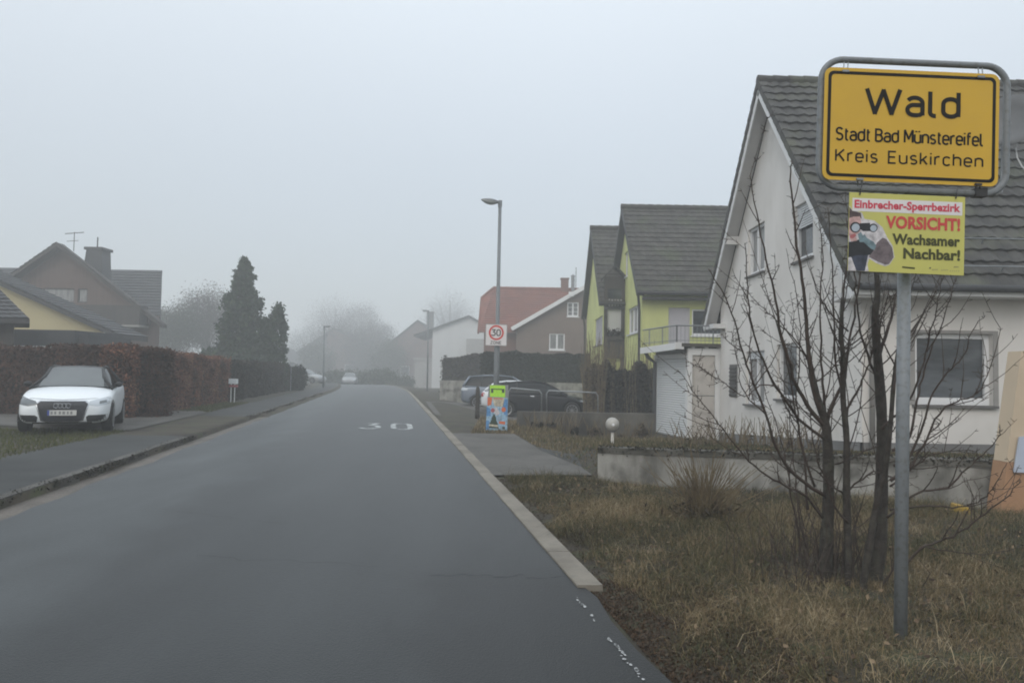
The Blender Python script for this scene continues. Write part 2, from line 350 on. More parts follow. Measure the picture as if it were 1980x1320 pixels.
# ================================================================== SETTING: ground, road, kerbs
RW = 5.2
def bend(y): return -0.0017 * max(0.0, y - 50) ** 2 if y < 110 else -0.0017 * 3600 - 0.204 * (y - 110)
def xl(y): return -3.8 - 0.165 * y + bend(y)
def crest(y): return 0.0 if y < 72 else (-0.0008 * (y - 72) ** 2 if y < 112 else -1.28)
def sm(a, b, t): t = min(1, max(0, (t - a) / (b - a))); return t * t * (3 - 2 * t)
def garden(x, y):
    base = max(-0.32, 0.44 - 0.072 * (y - 10.7))
    return base
def hgt(x, y):
    """height of the natural ground"""
    u = x - xl(y); z = crest(y)
    if u < -0.3: return z + 0.095
    if u <= RW: return z - 0.01
    z += -0.02 + 0.0 * u
    d = u - RW
    drop = -0.24 * sm(20, 27, y) * sm(1.0, 4.0, d)
    z += drop
    yw = 10.62 - (x - 1.26) * 0.408            # the retaining wall line
    if y > yw and x > 1.05:
        k = sm(1.2, 1.6, x) * sm(yw + 0.44, yw + 0.6, y) if x < 6.4 else sm(yw + .12, yw + 1.5, y)
        z = z * (1 - k) + garden(x, y) * k
    elif y < 10.9:
        z += 0.06 * sm(0.25, 1.2, d) + 0.05 * math.sin(x * 2.1 + y * 1.3) * sm(0.4, 1.5, d) * 0.6
    return z
us = [-190, -150, -110, -80, -60, -45, -34, -26, -20, -15, -11, -8, -6, -4.5, -3.4, -2.6, -2.0, -1.5, -1.0, -.6, -.31, -.30, 0, 1.3, 2.6, 3.9, RW, RW + .02] + \
     [RW + .02 + .17 * k for k in range(1, 64)] + [17, 18, 19.5, 21, 23, 26, 30, 36, 45, 60, 80, 110, 150, 190]
ys = [-28, -15, -6, -2] + [0 + .3 * k for k in range(0, 100)] + [30.5, 32, 34, 36, 39, 42, 46, 50, 55, 60, 66, 72, 78, 85, 92, 100, 108, 116, 130, 150, 180, 220, 270, 326]
b = MB()
nu = len(us)
for y in ys:
    for u in us:
        x = max(-180, min(180, xl(y) + u)); b.v.append((x, y, hgt(x, y)))
for j in range(len(ys) - 1):
    for i in range(nu - 1):
        b.f.append((j*nu+i, j*nu+i+1, (j+1)*nu+i+1, (j+1)*nu+i))
struct(b.build('ground', 'soil', smooth=True))
def strip(name, m, u0, u1, z, y0, y1, n, zf=None):
    b = MB()
    for k in range(n + 1):
        y = y0 + (y1 - y0) * k / n
        a = u0(y) if callable(u0) else u0; c = u1(y) if callable(u1) else u1
        zz = crest(y) + (z(y) if callable(z) else z)
        b.v += [(xl(y) + a, y, zz), (xl(y) + c, y, zz)]
    b.f = [(2*k, 2*k+1, 2*k+3, 2*k+2) for k in range(n)]
    return struct(b.build(name, m, smooth=False))
wob = lambda y: 0.03 * math.sin(y * 1.7) + 0.02 * math.sin(y * 4.3 + 1) + 0.015 * math.sin(y * 9.1)
strip('road', 'asphalt', lambda y: -0.02 + wob(y), lambda y: RW + .03 + ((wob(y * 2.3) * .5 + .02) if y < 5.3 else 0), 0.004, -6, 140, 300)
strip('gutter', 'gutter_stone', -0.30, lambda y: 0.02, 0.0, -6, 120, 120)
def kerbz(y):
    z = 0.11 - 0.075 * (sm(15.2, 16.2, y) - sm(21.5, 23, y)); return z
# kerb: real step
b = MB(); n = 260
for k in range(n + 1):
    y = -6 + 116 * k / n; z = kerbz(y) + crest(y); w = 0.012 * math.sin(y * 6.1) + 0.012 * math.sin(y * 2.7); x = xl(y)
    b.v += [(x - .30 + w, y, crest(y) - .05), (x - .315 + w, y, z), (x - .44, y, z + .004), (x - .46, y, crest(y) - .05)]
b.f = [(4*k+i, 4*k+i+1, 4*k+i+5, 4*k+i+4) for k in range(n) for i in range(3)]
struct(b.build('kerb', 'kerb_stone'))
strip('pavement', 'footway_asphalt', lambda y: -1.9 + wob(y*.7)*1.4 - .25*sm(16, 12, y), -.445, lambda y: min(0.112, kerbz(y) + .02), -6, 110, 200)
# driveway of the left-hand house, rough concrete
b = MB()
pts = [(-1.95, 16.6), (-1.95, 23.6), (-2.5, 24.6), (-3.1, 24.2), (-3.8, 22.6), (-5.2, 21.5), (-9, 20.6), (-9, 18.2), (-5.0, 17.2), (-3.4, 16.5)]
b.face([(xl(y) + u, y, 0.118) for u, y in pts]); struct(b.build('driveway', 'drive_concrete'))
# right edge strip of pale concrete, ending square at y = 5.4
b = MB(); y = 5.42
while y < 95:
    y2 = y + 1.0; e = .004; j1 = random.uniform(-.002, .003); j2 = random.uniform(-.004, .004)
    q = []
    for yy in (y + e, y2 - e):
        x = xl(yy) + RW; c = crest(yy)
        q += [(x + j2, yy, c - .06), (x + .003 + j2, yy, c + .018 + j1), (x + .012 + j2, yy, c + .024 + j1), (x + .185 + j2, yy, c + .027 + j1), (x + .192 + j2, yy, c - .06)]
    b.add(q, [(i, i+1, i+6, i+5) for i in range(4)] + [(0, 4, 3, 2, 1), (5, 6, 7, 8, 9)]); y = y2
struct(b.build('edge_strip', 'edge_concrete'))
# remains of the white edge line
b = MB()
for k in range(90):
    y = 3.1 + 2.2 * k / 90 + random.uniform(-.01, .01)
    if not (4.92 < y < 5.2 or 3.8 < y < 4.4 or y < 3.3 or random.random() < .05) or random.random() < .25: continue
    x = xl(y) + RW - .075 + random.uniform(-.012, .012); l = random.uniform(.008, .03); w = random.uniform(.005, .017)
    q = [(x + w*math.cos(t)*random.uniform(.5, 1), y + l*math.sin(t)*random.uniform(.6, 1.2), .0085) for t in [i*math.pi/3.5 for i in range(7)]]
    b.face(q)
struct(b.build('edge_line', 'worn_paint'))
# concrete apron on the right: main slab, darker outer slab with a joint between
b = MB(); 
R = lambda y: xl(y) + RW + .195
b.face([(R(11.15), 11.15, .012), (1.26, 11.35, .012), (1.18, 12.4, .012), (.62, 14.8, .012), (.1, 18.7, .012), (R(18.6), 18.6, .012)])
struct(b.build('apron', 'drive_concrete'))
b = MB(); b.face([(1.20, 12.3, .017), (1.23, 14.1, .017), (.6, 15.4, .017), (.62, 14.8, .017)]); struct(b.build('apron_joint', 'footway_asphalt'))
# side yard beyond the street lamp where the cars stand
b = MB(); b.face([(R(26.5) + .05, 26.5, .0), (-.9, 26.3, -.14), (.2, 27, -.225), (4.6, 27.2, -.225), (4.6, 40.3, -.225), (-3.4, 40.3, -.225), (R(38) + .3, 38, .0)]); struct(b.build('parking_yard', 'drive_concrete'))

# ------------------------------------------------------------------ stroke lettering in the style of road-sign writing
def arc(cx, cy, rx, ry, a0, a1, n=9):
    return [(cx + rx*math.cos(rad(a0 + (a1-a0)*k/n)), cy + ry*math.sin(rad(a0 + (a1-a0)*k/n))) for k in range(n+1)]
def o_(w, h): return arc(w/2, h-w/2, w/2, w/2, 90, 0) + arc(w/2, w/2, w/2, w/2, 0, -180, 14) + arc(w/2, h-w/2, w/2, w/2, 180, 90)
X = .72
GL = {   # glyph: (width, strokes) in cap heights, stroke centre lines inside 0..1
 'W': (.96, [[(0, 1.02), (.25, -.02)], [(.23, -.02), (.49, 1.0)], [(.47, 1.0), (.73, -.02)], [(.71, -.02), (.96, 1.02)]]),
 'a': (.44, [arc(.22, .50, .22, .22, 155, 0) + [(.44, 0)], [(.44, .42), (.2, .42)] + arc(.19, .21, .19, .21, 90, 270, 12) + [(.3, 0)] + arc(.28, .16, .16, .16, -90, 0, 5)]),
 'l': (.16, [[(0, 1), (0, .14)] + arc(.14, .14, .14, .14, 180, 270, 5) + [(.17, 0)]]),
 'd': (.44, [[(.44, 1), (.44, 0)], [(.44, .5)] + arc(.22, .5, .22, .22, 0, 180, 12) + arc(.22, .22, .22, .22, 180, 360, 12) + [(.44, .5)]]),
 'S': (.46, [arc(.23, .76, .22, .24, 25, 180, 12) + arc(.23, .76, .22, .24, 180, 262, 5) + arc(.23, .26, .23, .26, 80, 0, 6) + arc(.23, .26, .23, .26, 0, -155, 12)]),
 't': (.24, [[(.09, .95), (.09, .14)] + arc(.22, .13, .13, .13, 180, 270, 5) + [(.25, 0)], [(0, X), (.24, X)]]),
 'B': (.48, [[(0, 0), (0, 1)] + arc(.24, .77, .21, .23, 90, -90, 10) + [(0, .54)], [(.22, .54)] + arc(.22, .27, .26, .27, 90, -90, 12) + [(0, 0)]]),
 'M': (.58, [[(0, 0), (0, 1.06)], [(.0, 1.06), (.31, .26)], [(.27, .26), (.58, 1.06)], [(.58, 1.06), (.58, 0)]]),
 'ü': (.42, [[(0, X), (0, .2)] + arc(.21, .2, .21, .2, 180, 360, 12) + [(.42, X), (.42, 0)], [(.1, .9), (.1, 1.01)], [(.32, .9), (.32, 1.01)]]),
 'u': (.42, [[(0, X), (0, .2)] + arc(.21, .2, .21, .2, 180, 360, 12) + [(.42, X), (.42, 0)]]),
 'n': (.42, [[(0, X), (0, 0)], [(0, .5)] + arc(.21, .51, .21, .21, 180, 0, 12) + [(.42, 0)]]),
 's': (.36, [arc(.18, .54, .17, .18, 30, 265, 12) + arc(.18, .18, .18, .18, 85, -150, 12)]),
 'e': (.42, [[(0, .36), (.42, .36), (.42, .5)] + arc(.21, .5, .21, .22, 0, 180, 12) + [(0, .22)] + arc(.21, .22, .21, .22, 180, 325, 10)]),
 'r': (.26, [[(0, X), (0, 0)], [(0, .48)] + arc(.2, .5, .2, .22, 180, 70, 8)]),
 'i': (.02, [[(0, X), (0, 0)], [(0, .9), (0, 1.01)]]),
 'f': (.26, [[(.28, 1)] + arc(.22, .86, .14, .14, 90, 180, 6) + [(.08, 0)], [(-.02, X), (.26, X)]]),
 'K': (.5, [[(0, 0), (0, 1)], [(.48, 1), (.04, .42)], [(.17, .58), (.5, 0)]]),
 'E': (.42, [[(.42, 1), (0, 1), (0, 0), (.42, 0)], [(0, .52), (.37, .52)]]),
 'k': (.38, [[(0, 0), (0, 1)], [(.36, X), (.03, .3)], [(.14, .42), (.38, 0)]]),
 'c': (.38, [arc(.21, .5, .2, .22, 30, 180, 10) + arc(.21, .22, .2, .22, 180, 330, 10)]),
 'h': (.42, [[(0, 1), (0, 0)], [(0, .5)] + arc(.21, .51, .21, .21, 180, 0, 12) + [(.42, 0)]]),
 '3': (.46, [[(0, 1), (.44, 1), (.2, .62)] + arc(.18, .31, .27, .31, 85, -150, 16)]),
 '0': (.46, [o_(.46, 1)]),
 'Z': (.44, [[(0, 1), (.44, 1), (0, 0), (.44, 0)]]),
 'O': (.48, [o_(.48, 1)]),
 'b': (.44, [[(0, 1), (0, 0)], [(0, .5)] + arc(.22, .5, .22, .22, 180, 0, 12) + arc(.22, .22, .22, .22, 0, -180, 12) + [(0, .5)]]),
 'p': (.44, [[(0, X), (0, -.24)], [(0, .5)] + arc(.22, .5, .22, .22, 180, 0, 12) + arc(.22, .22, .22, .22, 0, -180, 12) + [(0, .5)]]),
 'z': (.36, [[(0, X), (.36, X), (0, 0), (.36, 0)]]),
 'm': (.68, [[(0, X), (0, 0)], [(0, .5)] + arc(.17, .55, .17, .17, 180, 0, 10) + [(.34, 0)], [(.34, .5)] + arc(.51, .55, .17, .17, 180, 0, 10) + [(.68, 0)]]),
 'V': (.54, [[(0, 1.02), (.29, -.03)], [(.25, -.03), (.54, 1.02)]]),
 'R': (.50, [[(0, 0), (0, 1)] + arc(.24, .75, .24, .25, 90, -90, 10) + [(0, .5)], [(.22, .5), (.5, -.05)]]),
 'I': (.02, [[(0, 1), (0, 0)]]),
 'C': (.48, [arc(.24, .75, .24, .25, 15, 180, 10) + arc(.24, .25, .24, .25, 180, 345, 10)]),
 'H': (.48, [[(0, 0), (0, 1)], [(.48, 0), (.48, 1)], [(0, .5), (.48, .5)]]),
 'T': (.48, [[(0, 1), (.48, 1)], [(.24, 1), (.24, 0)]]),
 '!': (.02, [[(0, 1), (0, .30)], [(0, .08), (0, -.06)]]),
 '-': (.32, [[(-.06, .36), (.38, .36)]]),
 'N': (.48, [[(0, -.06), (0, 1.06)], [(0, 1.04), (.48, -.04)], [(.48, -.06), (.48, 1.06)]]),
}
def ribbon(b, pts, w, M, k_=0):
    """flat stroke with mitred corners; M maps (x, y) to 3-D"""
    n = len(pts); P = [Vector((p[0], p[1])) for p in pts]
    q = [P[0]]
    for p in P[1:]:
        if (p - q[-1]).length > 1e-4: q.append(p)
    P = q; n = len(P)
    closed = n > 3 and (P[0] - P[-1]).length < 1e-3
    if closed: P = P[:-1]; n -= 1
    L = []; Rr = []
    for i in range(n):
        a = (P[i] - P[i-1]) if (i > 0 or closed) else (P[1] - P[0])
        c = (P[(i+1) % n] - P[i]) if (i < n-1 or closed) else (P[i] - P[i-1])
        a = a.normalized(); c = c.normalized(); na = Vector((-a.y, a.x)); nc = Vector((-c.y, c.x))
        m = (na + nc); m = m.normalized() if m.length > 1e-3 else na
        k = min(1.9, 1 / max(.25, m.dot(na)))
        L.append(P[i] + m * (w/2*k)); Rr.append(P[i] - m * (w/2*k))
    o = len(b.v)
    for i in range(n): b.v += [tuple(M(*L[i], k_*3 + i*.05)), tuple(M(*Rr[i], k_*3 + i*.05))]
    for i in range(n if closed else n-1):
        j = (i+1) % n; b.f.append((o+2*i, o+2*i+1, o+2*j+1, o+2*j))
def write(b, text, M, x0, y0, h, w=.13, gap=.17, space=.34, width=None, sx=1.0):
    """writes text from x0 with cap height h; width squeezes the line to an exact length"""
    adv = 0; spans = []
    for ch in text:
        if ch == ' ': adv += space; continue
        g = GL[ch]; spans.append((adv, g)); adv += g[0] + gap
    tot = adv - gap
    k = (width / (tot * h)) if width else sx
    for a, g in spans:
        for q_, st in enumerate(g[1]):
            # squeeze the skeleton, keep the stroke weight
            ribbon(b, [((a + p[0]) * k * h, (w/2 + p[1] * (1 - w)) * h) for p in st], w * h, lambda x, y, k_: M(x0 + x, y0 + y, k_), q_)
    return tot * h * k
def bold(text, h, width, M, name, m, parent, off=.012, cap=.66):
    """heavy print lettering from the built-in font, squeezed to an exact width, as a flat mesh"""
    cu = bpy.data.curves.new(name, 'FONT'); cu.body = text; cu.size = 1; cu.offset = off; cu.resolution_u = 3; cu.space_character = 1.02
    o = bpy.data.objects.new(name, cu); COL.objects.link(o); bpy.context.view_layer.update()
    me = o.to_mesh(); vs = [v.co.copy() for v in me.vertices]; fs = [tuple(p.vertices) for p in me.polygons]; o.to_mesh_clear()
    bpy.data.objects.remove(o); bpy.data.curves.remove(cu)
    x0 = min(v.x for v in vs); x1 = max(v.x for v in vs)
    b = MB(); b.v = [tuple(M((v.x - x0) / (x1 - x0) * width, v.y / cap * h)) for v in vs]; b.f = fs
    return b.build(name, m, parent)
# worn "30" painted on the lane (stretched along the road)
b = MB()
dvec = Vector((-.165, 1, 0)).normalized(); avec = Vector((1, .0, 0))
og = Vector((-3.98, 19.55, .0095))
def road_digit(x0, glyph, sx):
    for st in GL[glyph][1]:
        pts = [(p[0] * sx, p[1] * 2.1) for p in st]
        ribbon(b, pts, .145, lambda x, y, k_: og + avec * (x0 + x) + dvec * y)
road_digit(.07, '3', .95); road_digit(.90, '0', 1.0)
struct(b.build('road_marking', 'road_paint'))

# thin cracks and a transverse joint in the asphalt
def crack(x0, y0, x1, y1, w=.006, n=26, amp=.05):
    b = MB(); ox = oy = 0
    for k in range(n + 1):
        f = k / n; ox = ox*.7 + random.gauss(0, amp*.5); x = x0 + (x1-x0)*f + (ox*.3); y = y0 + (y1-y0)*f + ox; ww = .55*w*random.uniform(.3, 1.2)*(1 if 0 < k < n else .1)
        b.v += [(x, y - ww, .0086), (x, y + ww*random.uniform(.5, 1.3), .0086)]
    b.f = [(2*k, 2*k+2, 2*k+3, 2*k+1) for k in range(n)]
    return struct(b.build('road_crack', 'crack_dark'))
mat('crack_dark', (0.008, 0.009, 0.009), 0.9)
crack(-.6, 5.72, .42, 5.62, .008); crack(-2.6, 6.2, -1.0, 5.85, .005); crack(-3.9, 8.2, -2.2, 7.4, .004)
crack(-3.0, 9.4, -3.6, 14.2, .006, 40)
# ================================================================== STREET FURNITURE AND SIGNS
class Plane:
    """a flat board: origin at its centre, u right, v up, facing the camera side (-Y)"""
    def __init__(s, c, tilt=0.0, yaw=0.0):
        s.c = Vector(c); t = rad(tilt); y = rad(yaw)
        s.u = Vector((math.cos(t)*math.cos(y), math.sin(y), -math.sin(t))).normalized(); s.v = Vector((math.sin(t), 0, math.cos(t)))
        s.n = s.v.cross(s.u).normalized()
        if s.n.y > 0: s.n = -s.n
    def at(s, x, y, d=0.0): return s.c + s.u*x + s.v*y + s.n*d
    def M(s, d=0.0): return lambda x, y, k=0: s.at(x, y, d + k*.0003)
def rrect(w, h, r, n=6):
    out = []
    for cx, cy, a in ((w/2-r, h/2-r, 0), (-w/2+r, h/2-r, 90), (-w/2+r, -h/2+r, 180), (w/2-r, -h/2+r, 270)):
        out += arc(cx, cy, r, r, a, a+90, n)
    return out
def plate(pl, poly, t, d=0.0):
    b = MB(); b.prism(poly, pl.c + pl.n*d, pl.u, pl.v, -pl.n*t); return b
def flat(pl, poly, d):
    b = MB(); b.face([pl.at(p[0], p[1], d) for p in poly]); return b

# ---- place-name sign
base = Vector((2.335, 4.46, 0)); base.z = hgt(base.x, base.y)
ts = thing('town_sign', base, 'large yellow place-name sign reading Wald in a grey tube frame on a grey pole', 'sign')
PL = Plane(W(1762, 245, 4.33), 1.5)
fr = rrect(1.118, .778, .13, 8); FC = Plane(W(1766, 245, 4.375), 1.5)
MB().tube([FC.at(*p) for p in fr], .0195, 12, closed=True).build('tube_frame', 'pole_grey', ts, smooth=True)
ptop = W(1750, 372, 4.46)
MB().tube([base - Vector((0, 0, .12)), ptop], .0375, 18).build('pole', 'pole_grey', ts, smooth=True)
b = MB(); b.tube([ptop - Vector((0, 0, .14)), ptop - Vector((0, 0, .02))], .044, 16); b.beam(ptop + Vector((-.05, -.05, -.03)), ptop + Vector((.05, -.05, -.03)), .06, .05)
b.build('pole_clamp', 'pole_grey', ts)
panel = plate(PL, rrect(1.04, .676, .046), .004).build('sign_panel', 'sign_yellow', ts)
b = MB(); o1 = rrect(.998, .634, .034); o2 = rrect(.960, .596, .022); n = len(o1)
b.v = [tuple(PL.at(*p, .0012)) for p in o1] + [tuple(PL.at(*p, .0012)) for p in o2]
b.f = [(i, (i+1) % n, n+(i+1) % n, n+i) for i in range(n)]
b.build('border_line', 'sign_black', panel)
b = MB(); write(b, 'Wald', PL.M(.0014), -.268, .056, .172, w=.15, gap=.22, width=.545); b.build('place_name', 'sign_black', panel)
for wd_, x_, l_ in (('Stadt', -.443, .198), ('Bad', -.209, .132), ('Münstereifel', -.038, .463)):
    b = MB(); write(b, wd_, PL.M(.0014), x_, -.103, .083, w=.14, gap=.165, width=l_); b.build('town_word', 'sign_black', panel)
b = MB(); wk = write(b, 'Kreis', PL.M(.0014), -.443, -.229, .079, w=.13, gap=.23, width=.243); b.build('district_word', 'sign_black', panel)
b = MB(); write(b, 'Euskirchen', PL.M(.0014), -.130, -.229, .079, w=.13, gap=.23, width=.555); b.build('district_word', 'sign_black', panel)
for sx, sy in ((-.40, 1), (.405, 1), (-.3, -1), (.40, -1)):
    b = MB(); y0, y1 = (.313, .389) if sy > 0 else (-.389, -.328)
    for dx in (-.012, .012):
        b.beam(PL.at(sx+dx, y0 if sy > 0 else y1, .004), FC.at(sx+dx-.012, y1 if sy > 0 else y0), .007, .004)
    b.beam(PL.at(sx-.02, y0+.002 if sy > 0 else y1-.002, .006), PL.at(sx+.02, y0+.002 if sy > 0 else y1-.002, .006), .012, .012)
    if sx == .40: b.beam(FC.at(sx-.035, -.385, .0), FC.at(sx+.035, -.385, .0), .055, .05)
    b.build('bracket', 'dark_metal' if sx == .40 else 'galvanized', ts)

# ---- the hanging neighbourhood-watch board
PC = W(1753, 452, 4.335); PP = Plane(PC, 1.45)
PWD, PHT = .684, .466
ws = thing('warning_sign', PP.at(0, -PHT/2), 'yellow plastic warning board with a man with binoculars, hung under the big place-name sign', 'sign')
plate(PP, [(-PWD/2, -PHT/2), (PWD/2, -PHT/2), (PWD/2, PHT/2), (-PWD/2, PHT/2)], .005).build('board', 'poster_yellow', ws)
def zp(x, y):
    u = (x - 135) / 1577.; v = (y - 60 - 80*u) / 1078.
    return ((u - .5) * PWD, (.5 - v) * PHT)
def zpoly(pts, m, d, name, parent):
    return flat(PP, [zp(*p) for p in pts], d).build(name, m, parent)
def zc(cx, cy, r, n=18): return [(cx + r*math.cos(2*math.pi*k/n), cy + r*math.sin(2*math.pi*k/n)) for k in range(n)]
strip_o = zpoly([(175, 138), (1675, 214), (1675, 396), (175, 318)], 'poster_white', .0010, 'white_strip', ws)
def zline(text, xa, ya, xb, yb, h, m, name, parent, off):
    a = Vector(zp(xa, ya)); c = Vector(zp(xb, yb)); d = c - a; w = d.length; d.normalize(); e = Vector((-d.y, d.x)); hh = h / 1078. * PHT
    return bold(text, hh, w, lambda x, y: PP.at(*(a + d*x + e*y), .0024), name, m, parent, off)
zline('Einbrecher-Sperrbezirk', 203, 272, 1648, 345, 100, 'poster_pink', 'lettering', strip_o, .034)
zline('VORSICHT!', 635, 552, 1648, 602, 150, 'poster_red', 'lettering', ws, .04)
zline('Wachsamer', 728, 772, 1650, 818, 128, 'poster_olive', 'lettering', ws, .038)
zline('Nachbar!', 882, 972, 1655, 1010, 128, 'poster_olive', 'lettering', ws, .038)
zpoly([(872, 1085), (1045, 1102), (1043, 1125), (870, 1106)], 'poster_olive', .0012, 'imprint_bar', ws)
b = MB()
for x0, x1, y in ((1235, 1255, 1112), (1275, 1360, 1135), (1400, 1500, 1142), (1520, 1660, 1155), (1570, 1640, 1100)):
    for k in range(5):
        xa = x0 + (x1-x0)*k/5; b.face([PP.at(*zp(xx, yy), .0012) for xx, yy in ((xa, y+8), (xa+7, y+10), (xa+14, y-9), (xa+10, y-10))])
b.build('handwriting', 'print_mauve', ws)
pic = zpoly([(136, 245), (170, 300), (310, 345), (345, 430), (480, 455), (590, 545), (660, 690), (735, 800), (765, 960), (700, 1060), (640, 1085), (520, 1040), (420, 975), (400, 1060), (418, 1150), (136, 1138)], 'print_pale', .0009, 'photo_print', ws)
L = [('print_hair', [(136, 262), (180, 318), (292, 345), (308, 432), (270, 402), (190, 420), (136, 418)], 12, 'hair'),
     ('print_skin', [(136, 418), (190, 400), (282, 396), (300, 470), (290, 600), (250, 640), (136, 660)], 13, 'face'),
     ('print_lip', [(150, 655), (215, 630), (242, 660), (190, 700), (150, 690)], 15, 'mouth'),
     ('print_skin', [(150, 690), (240, 680), (250, 730), (170, 740)], 14, 'chin'),
     ('print_navy', [(136, 745), (250, 735), (420, 830), (400, 960), (365, 1146), (250, 1142), (180, 960), (136, 930)], 12, 'jacket'),
     ('print_black', [(136, 760), (250, 720), (330, 700), (440, 830), (520, 780), (560, 720), (640, 790), (520, 920), (400, 930), (240, 930), (136, 960)], 13, 'jacket'),
     ('print_mauve', [(520, 760), (598, 690), (650, 712), (730, 830), (752, 960), (690, 1055), (640, 1062), (540, 1022), (410, 950), (470, 880)], 14, 'sleeve'),
     ('print_pale', [(300, 440), (470, 470), (560, 540), (590, 690), (510, 725), (420, 690), (330, 640), (310, 600), (420, 600)], 14, 'hand'),
     ('print_glove', [(258, 640), (300, 610), (330, 660), (350, 640), (380, 690), (480, 750), (512, 800), (490, 862), (440, 840), (340, 750), (285, 750)], 15, 'glove'),
     ('print_black', [(280, 490), (420, 485), (432, 600), (330, 600), (290, 570)], 16, 'binoculars')]
for m, pts, d, nm in L: zpoly(pts, m, d * .0001, nm, pic)
for cx, cy, r in ((222, 545, 74), (465, 556, 60)):
    zpoly(zc(cx, cy, r), 'print_black', .0018, 'binoculars', pic); zpoly(zc(cx + 4, cy + 4, r * .74), 'print_lens', .0020, 'lens', pic)
for zx in (270, 1578):
    x, y = zp(zx, 95 if zx < 500 else 160)
    b = MB(); b.tube([FC.at(x - .012, -.355, .0), PP.at(x, y + .03, .012), PP.at(x, y, .006), PP.at(x + .004, y + .004, -.01)], .0038, 6); b.build('hook', 'dark_metal', ws)

# ---- 30-zone street lamps
def street_lamp(name, base, top, out, label, r0=.075, r1=.043, zjoint=None, group='street lamps along the road'):
    """out: horizontal unit vector of the lamp head, length of head .54 m"""
    t = thing(name, base, label, 'street lamp', group)
    base = Vector(base); top = Vector(top); ax = top - base; H = ax.length
    zj = zjoint or .45
    P = lambda k: base + ax * k
    MB().tube([P(-.02), P(zj), P(zj + .015), P(1.0)], [r0, r0, r1 * 1.25, r1], 14).build('pole', 'pole_grey', t, smooth=True)
    b = MB(); b.tube([P(0.0), P(.012)], r0 * 1.18, 14); b.build('base_collar', 'pole_grey', t)
    o = Vector(out); s = o.cross(Vector((0, 0, 1)))
    b = MB(); b.beam(P(1 - .17/H) + s*0, P(1 + .02/H), .085, .095, up=o); b.build('head_bracket', 'lum_grey', t, bevel=.01)
    hd = MB(); ln = MB(); nL = 12; nR = 14
    for k in range(nL + 1):
        f = k / nL; q = math.sin(math.pi * (0.06 + .94 * f ** .8)) ** .55 if f < 1 else 0.02
        w = max(.02, .145 * q) if f > .0 else .05; hu = max(.012, .075 * q); hl = .085 * max(0.02, math.sin(math.pi * min(1, max(0, (f - .06) / .92)))) ** .7
        c = top + o * (.04 + f * .50) + Vector((0, 0, -.055 + .045 * f))
        for j in range(nR + 1):
            a = math.pi * j / nR
            hd.v.append(tuple(c + s * (w * math.cos(a)) + Vector((0, 0, hu * math.sin(a)))))
            ln.v.append(tuple(c + s * (w * .93 * math.cos(a)) - Vector((0, 0, hl * math.sin(a) + .004))))
    for g in (hd, ln):
        m = nR + 1
        for k in range(nL):
            for j in range(nR): g.f.append((k*m+j, k*m+j+1, (k+1)*m+j+1, (k+1)*m+j))
            g.f.append((k*m+nR, k*m, (k+1)*m, (k+1)*m+nR))
    hd.build('lamp_housing', 'lum_grey', t, smooth=True); ln.build('lamp_bowl', 'lum_glass', t, smooth=True)
    return t
YL = 19.75
lb = G(957.5, 833, 0.0); lb = Vector((lb.x, YL, -.02))
street_lamp('street_lamp', lb, W(967, 389, YL), (-.93, -.36, 0), 'tall grey street lamp carrying the 30 zone sign above the poster', zjoint=.36)
street_lamp('street_lamp', W(826, 752, 62) * 1.0, W(828.5, 600, 62), (-.98, -.2, 0), 'distant grey street lamp on the right before the pale gabled house', r0=.07)
street_lamp('street_lamp', (W(625, 757, 58).x, 58, .05), W(627, 630, 58), (.97, -.25, 0), 'distant street lamp on the left pavement beyond the round shrub', r0=.07)
# ---- 30 zone sign
Z = Plane(W(959.5, 647.5, 19.62), .6)
zs = thing('speed_zone_sign', Z.at(0, -.29), 'white square sign with red ring, 30 ZONE, fixed to the near street lamp', 'sign')
zpn = plate(Z, rrect(.57, .57, .03), .004).build('sign_panel', 'poster_white', zs)
b = MB(); o1 = rrect(.562, .562, .028); o2 = rrect(.546, .546, .024); n = len(o1)
b.v = [tuple(Z.at(*p, .003)) for p in o1] + [tuple(Z.at(*p, .003)) for p in o2]; b.f = [(i, (i+1) % n, n+(i+1) % n, n+i) for i in range(n)]
b.build('border_line', 'sign_back', zpn)
b = MB(); o1 = arc(0, .062, .2, .2, 0, 360, 40)[:-1]; o2 = arc(0, .062, .153, .153, 0, 360, 40)[:-1]; n = 40
b.v = [tuple(Z.at(*p, .003)) for p in o1] + [tuple(Z.at(*p, .003)) for p in o2]; b.f = [(i, (i+1) % n, n+(i+1) % n, n+i) for i in range(n)]
b.build('red_ring', 'red_ring', zpn)
b = MB(); write(b, '30', Z.M(.0035), -.115, -.028, .18, w=.15, gap=.22, width=.22); b.build('speed_number', 'sign_black', zpn)
b = MB(); write(b, 'ZONE', Z.M(.0035), -.143, -.245, .085, w=.15, gap=.24, width=.28); b.build('zone_word', 'sign_black', zpn)
b = MB()
for dz in (-.2, .2):
    b = MB(); b.tube([Z.at(-.06, dz, -.012), Z.at(-.06, dz, -.2), Z.at(.06, dz, -.2), Z.at(.06, dz, -.012)], .012, 6); b.build('clamp', 'galvanized', zs)
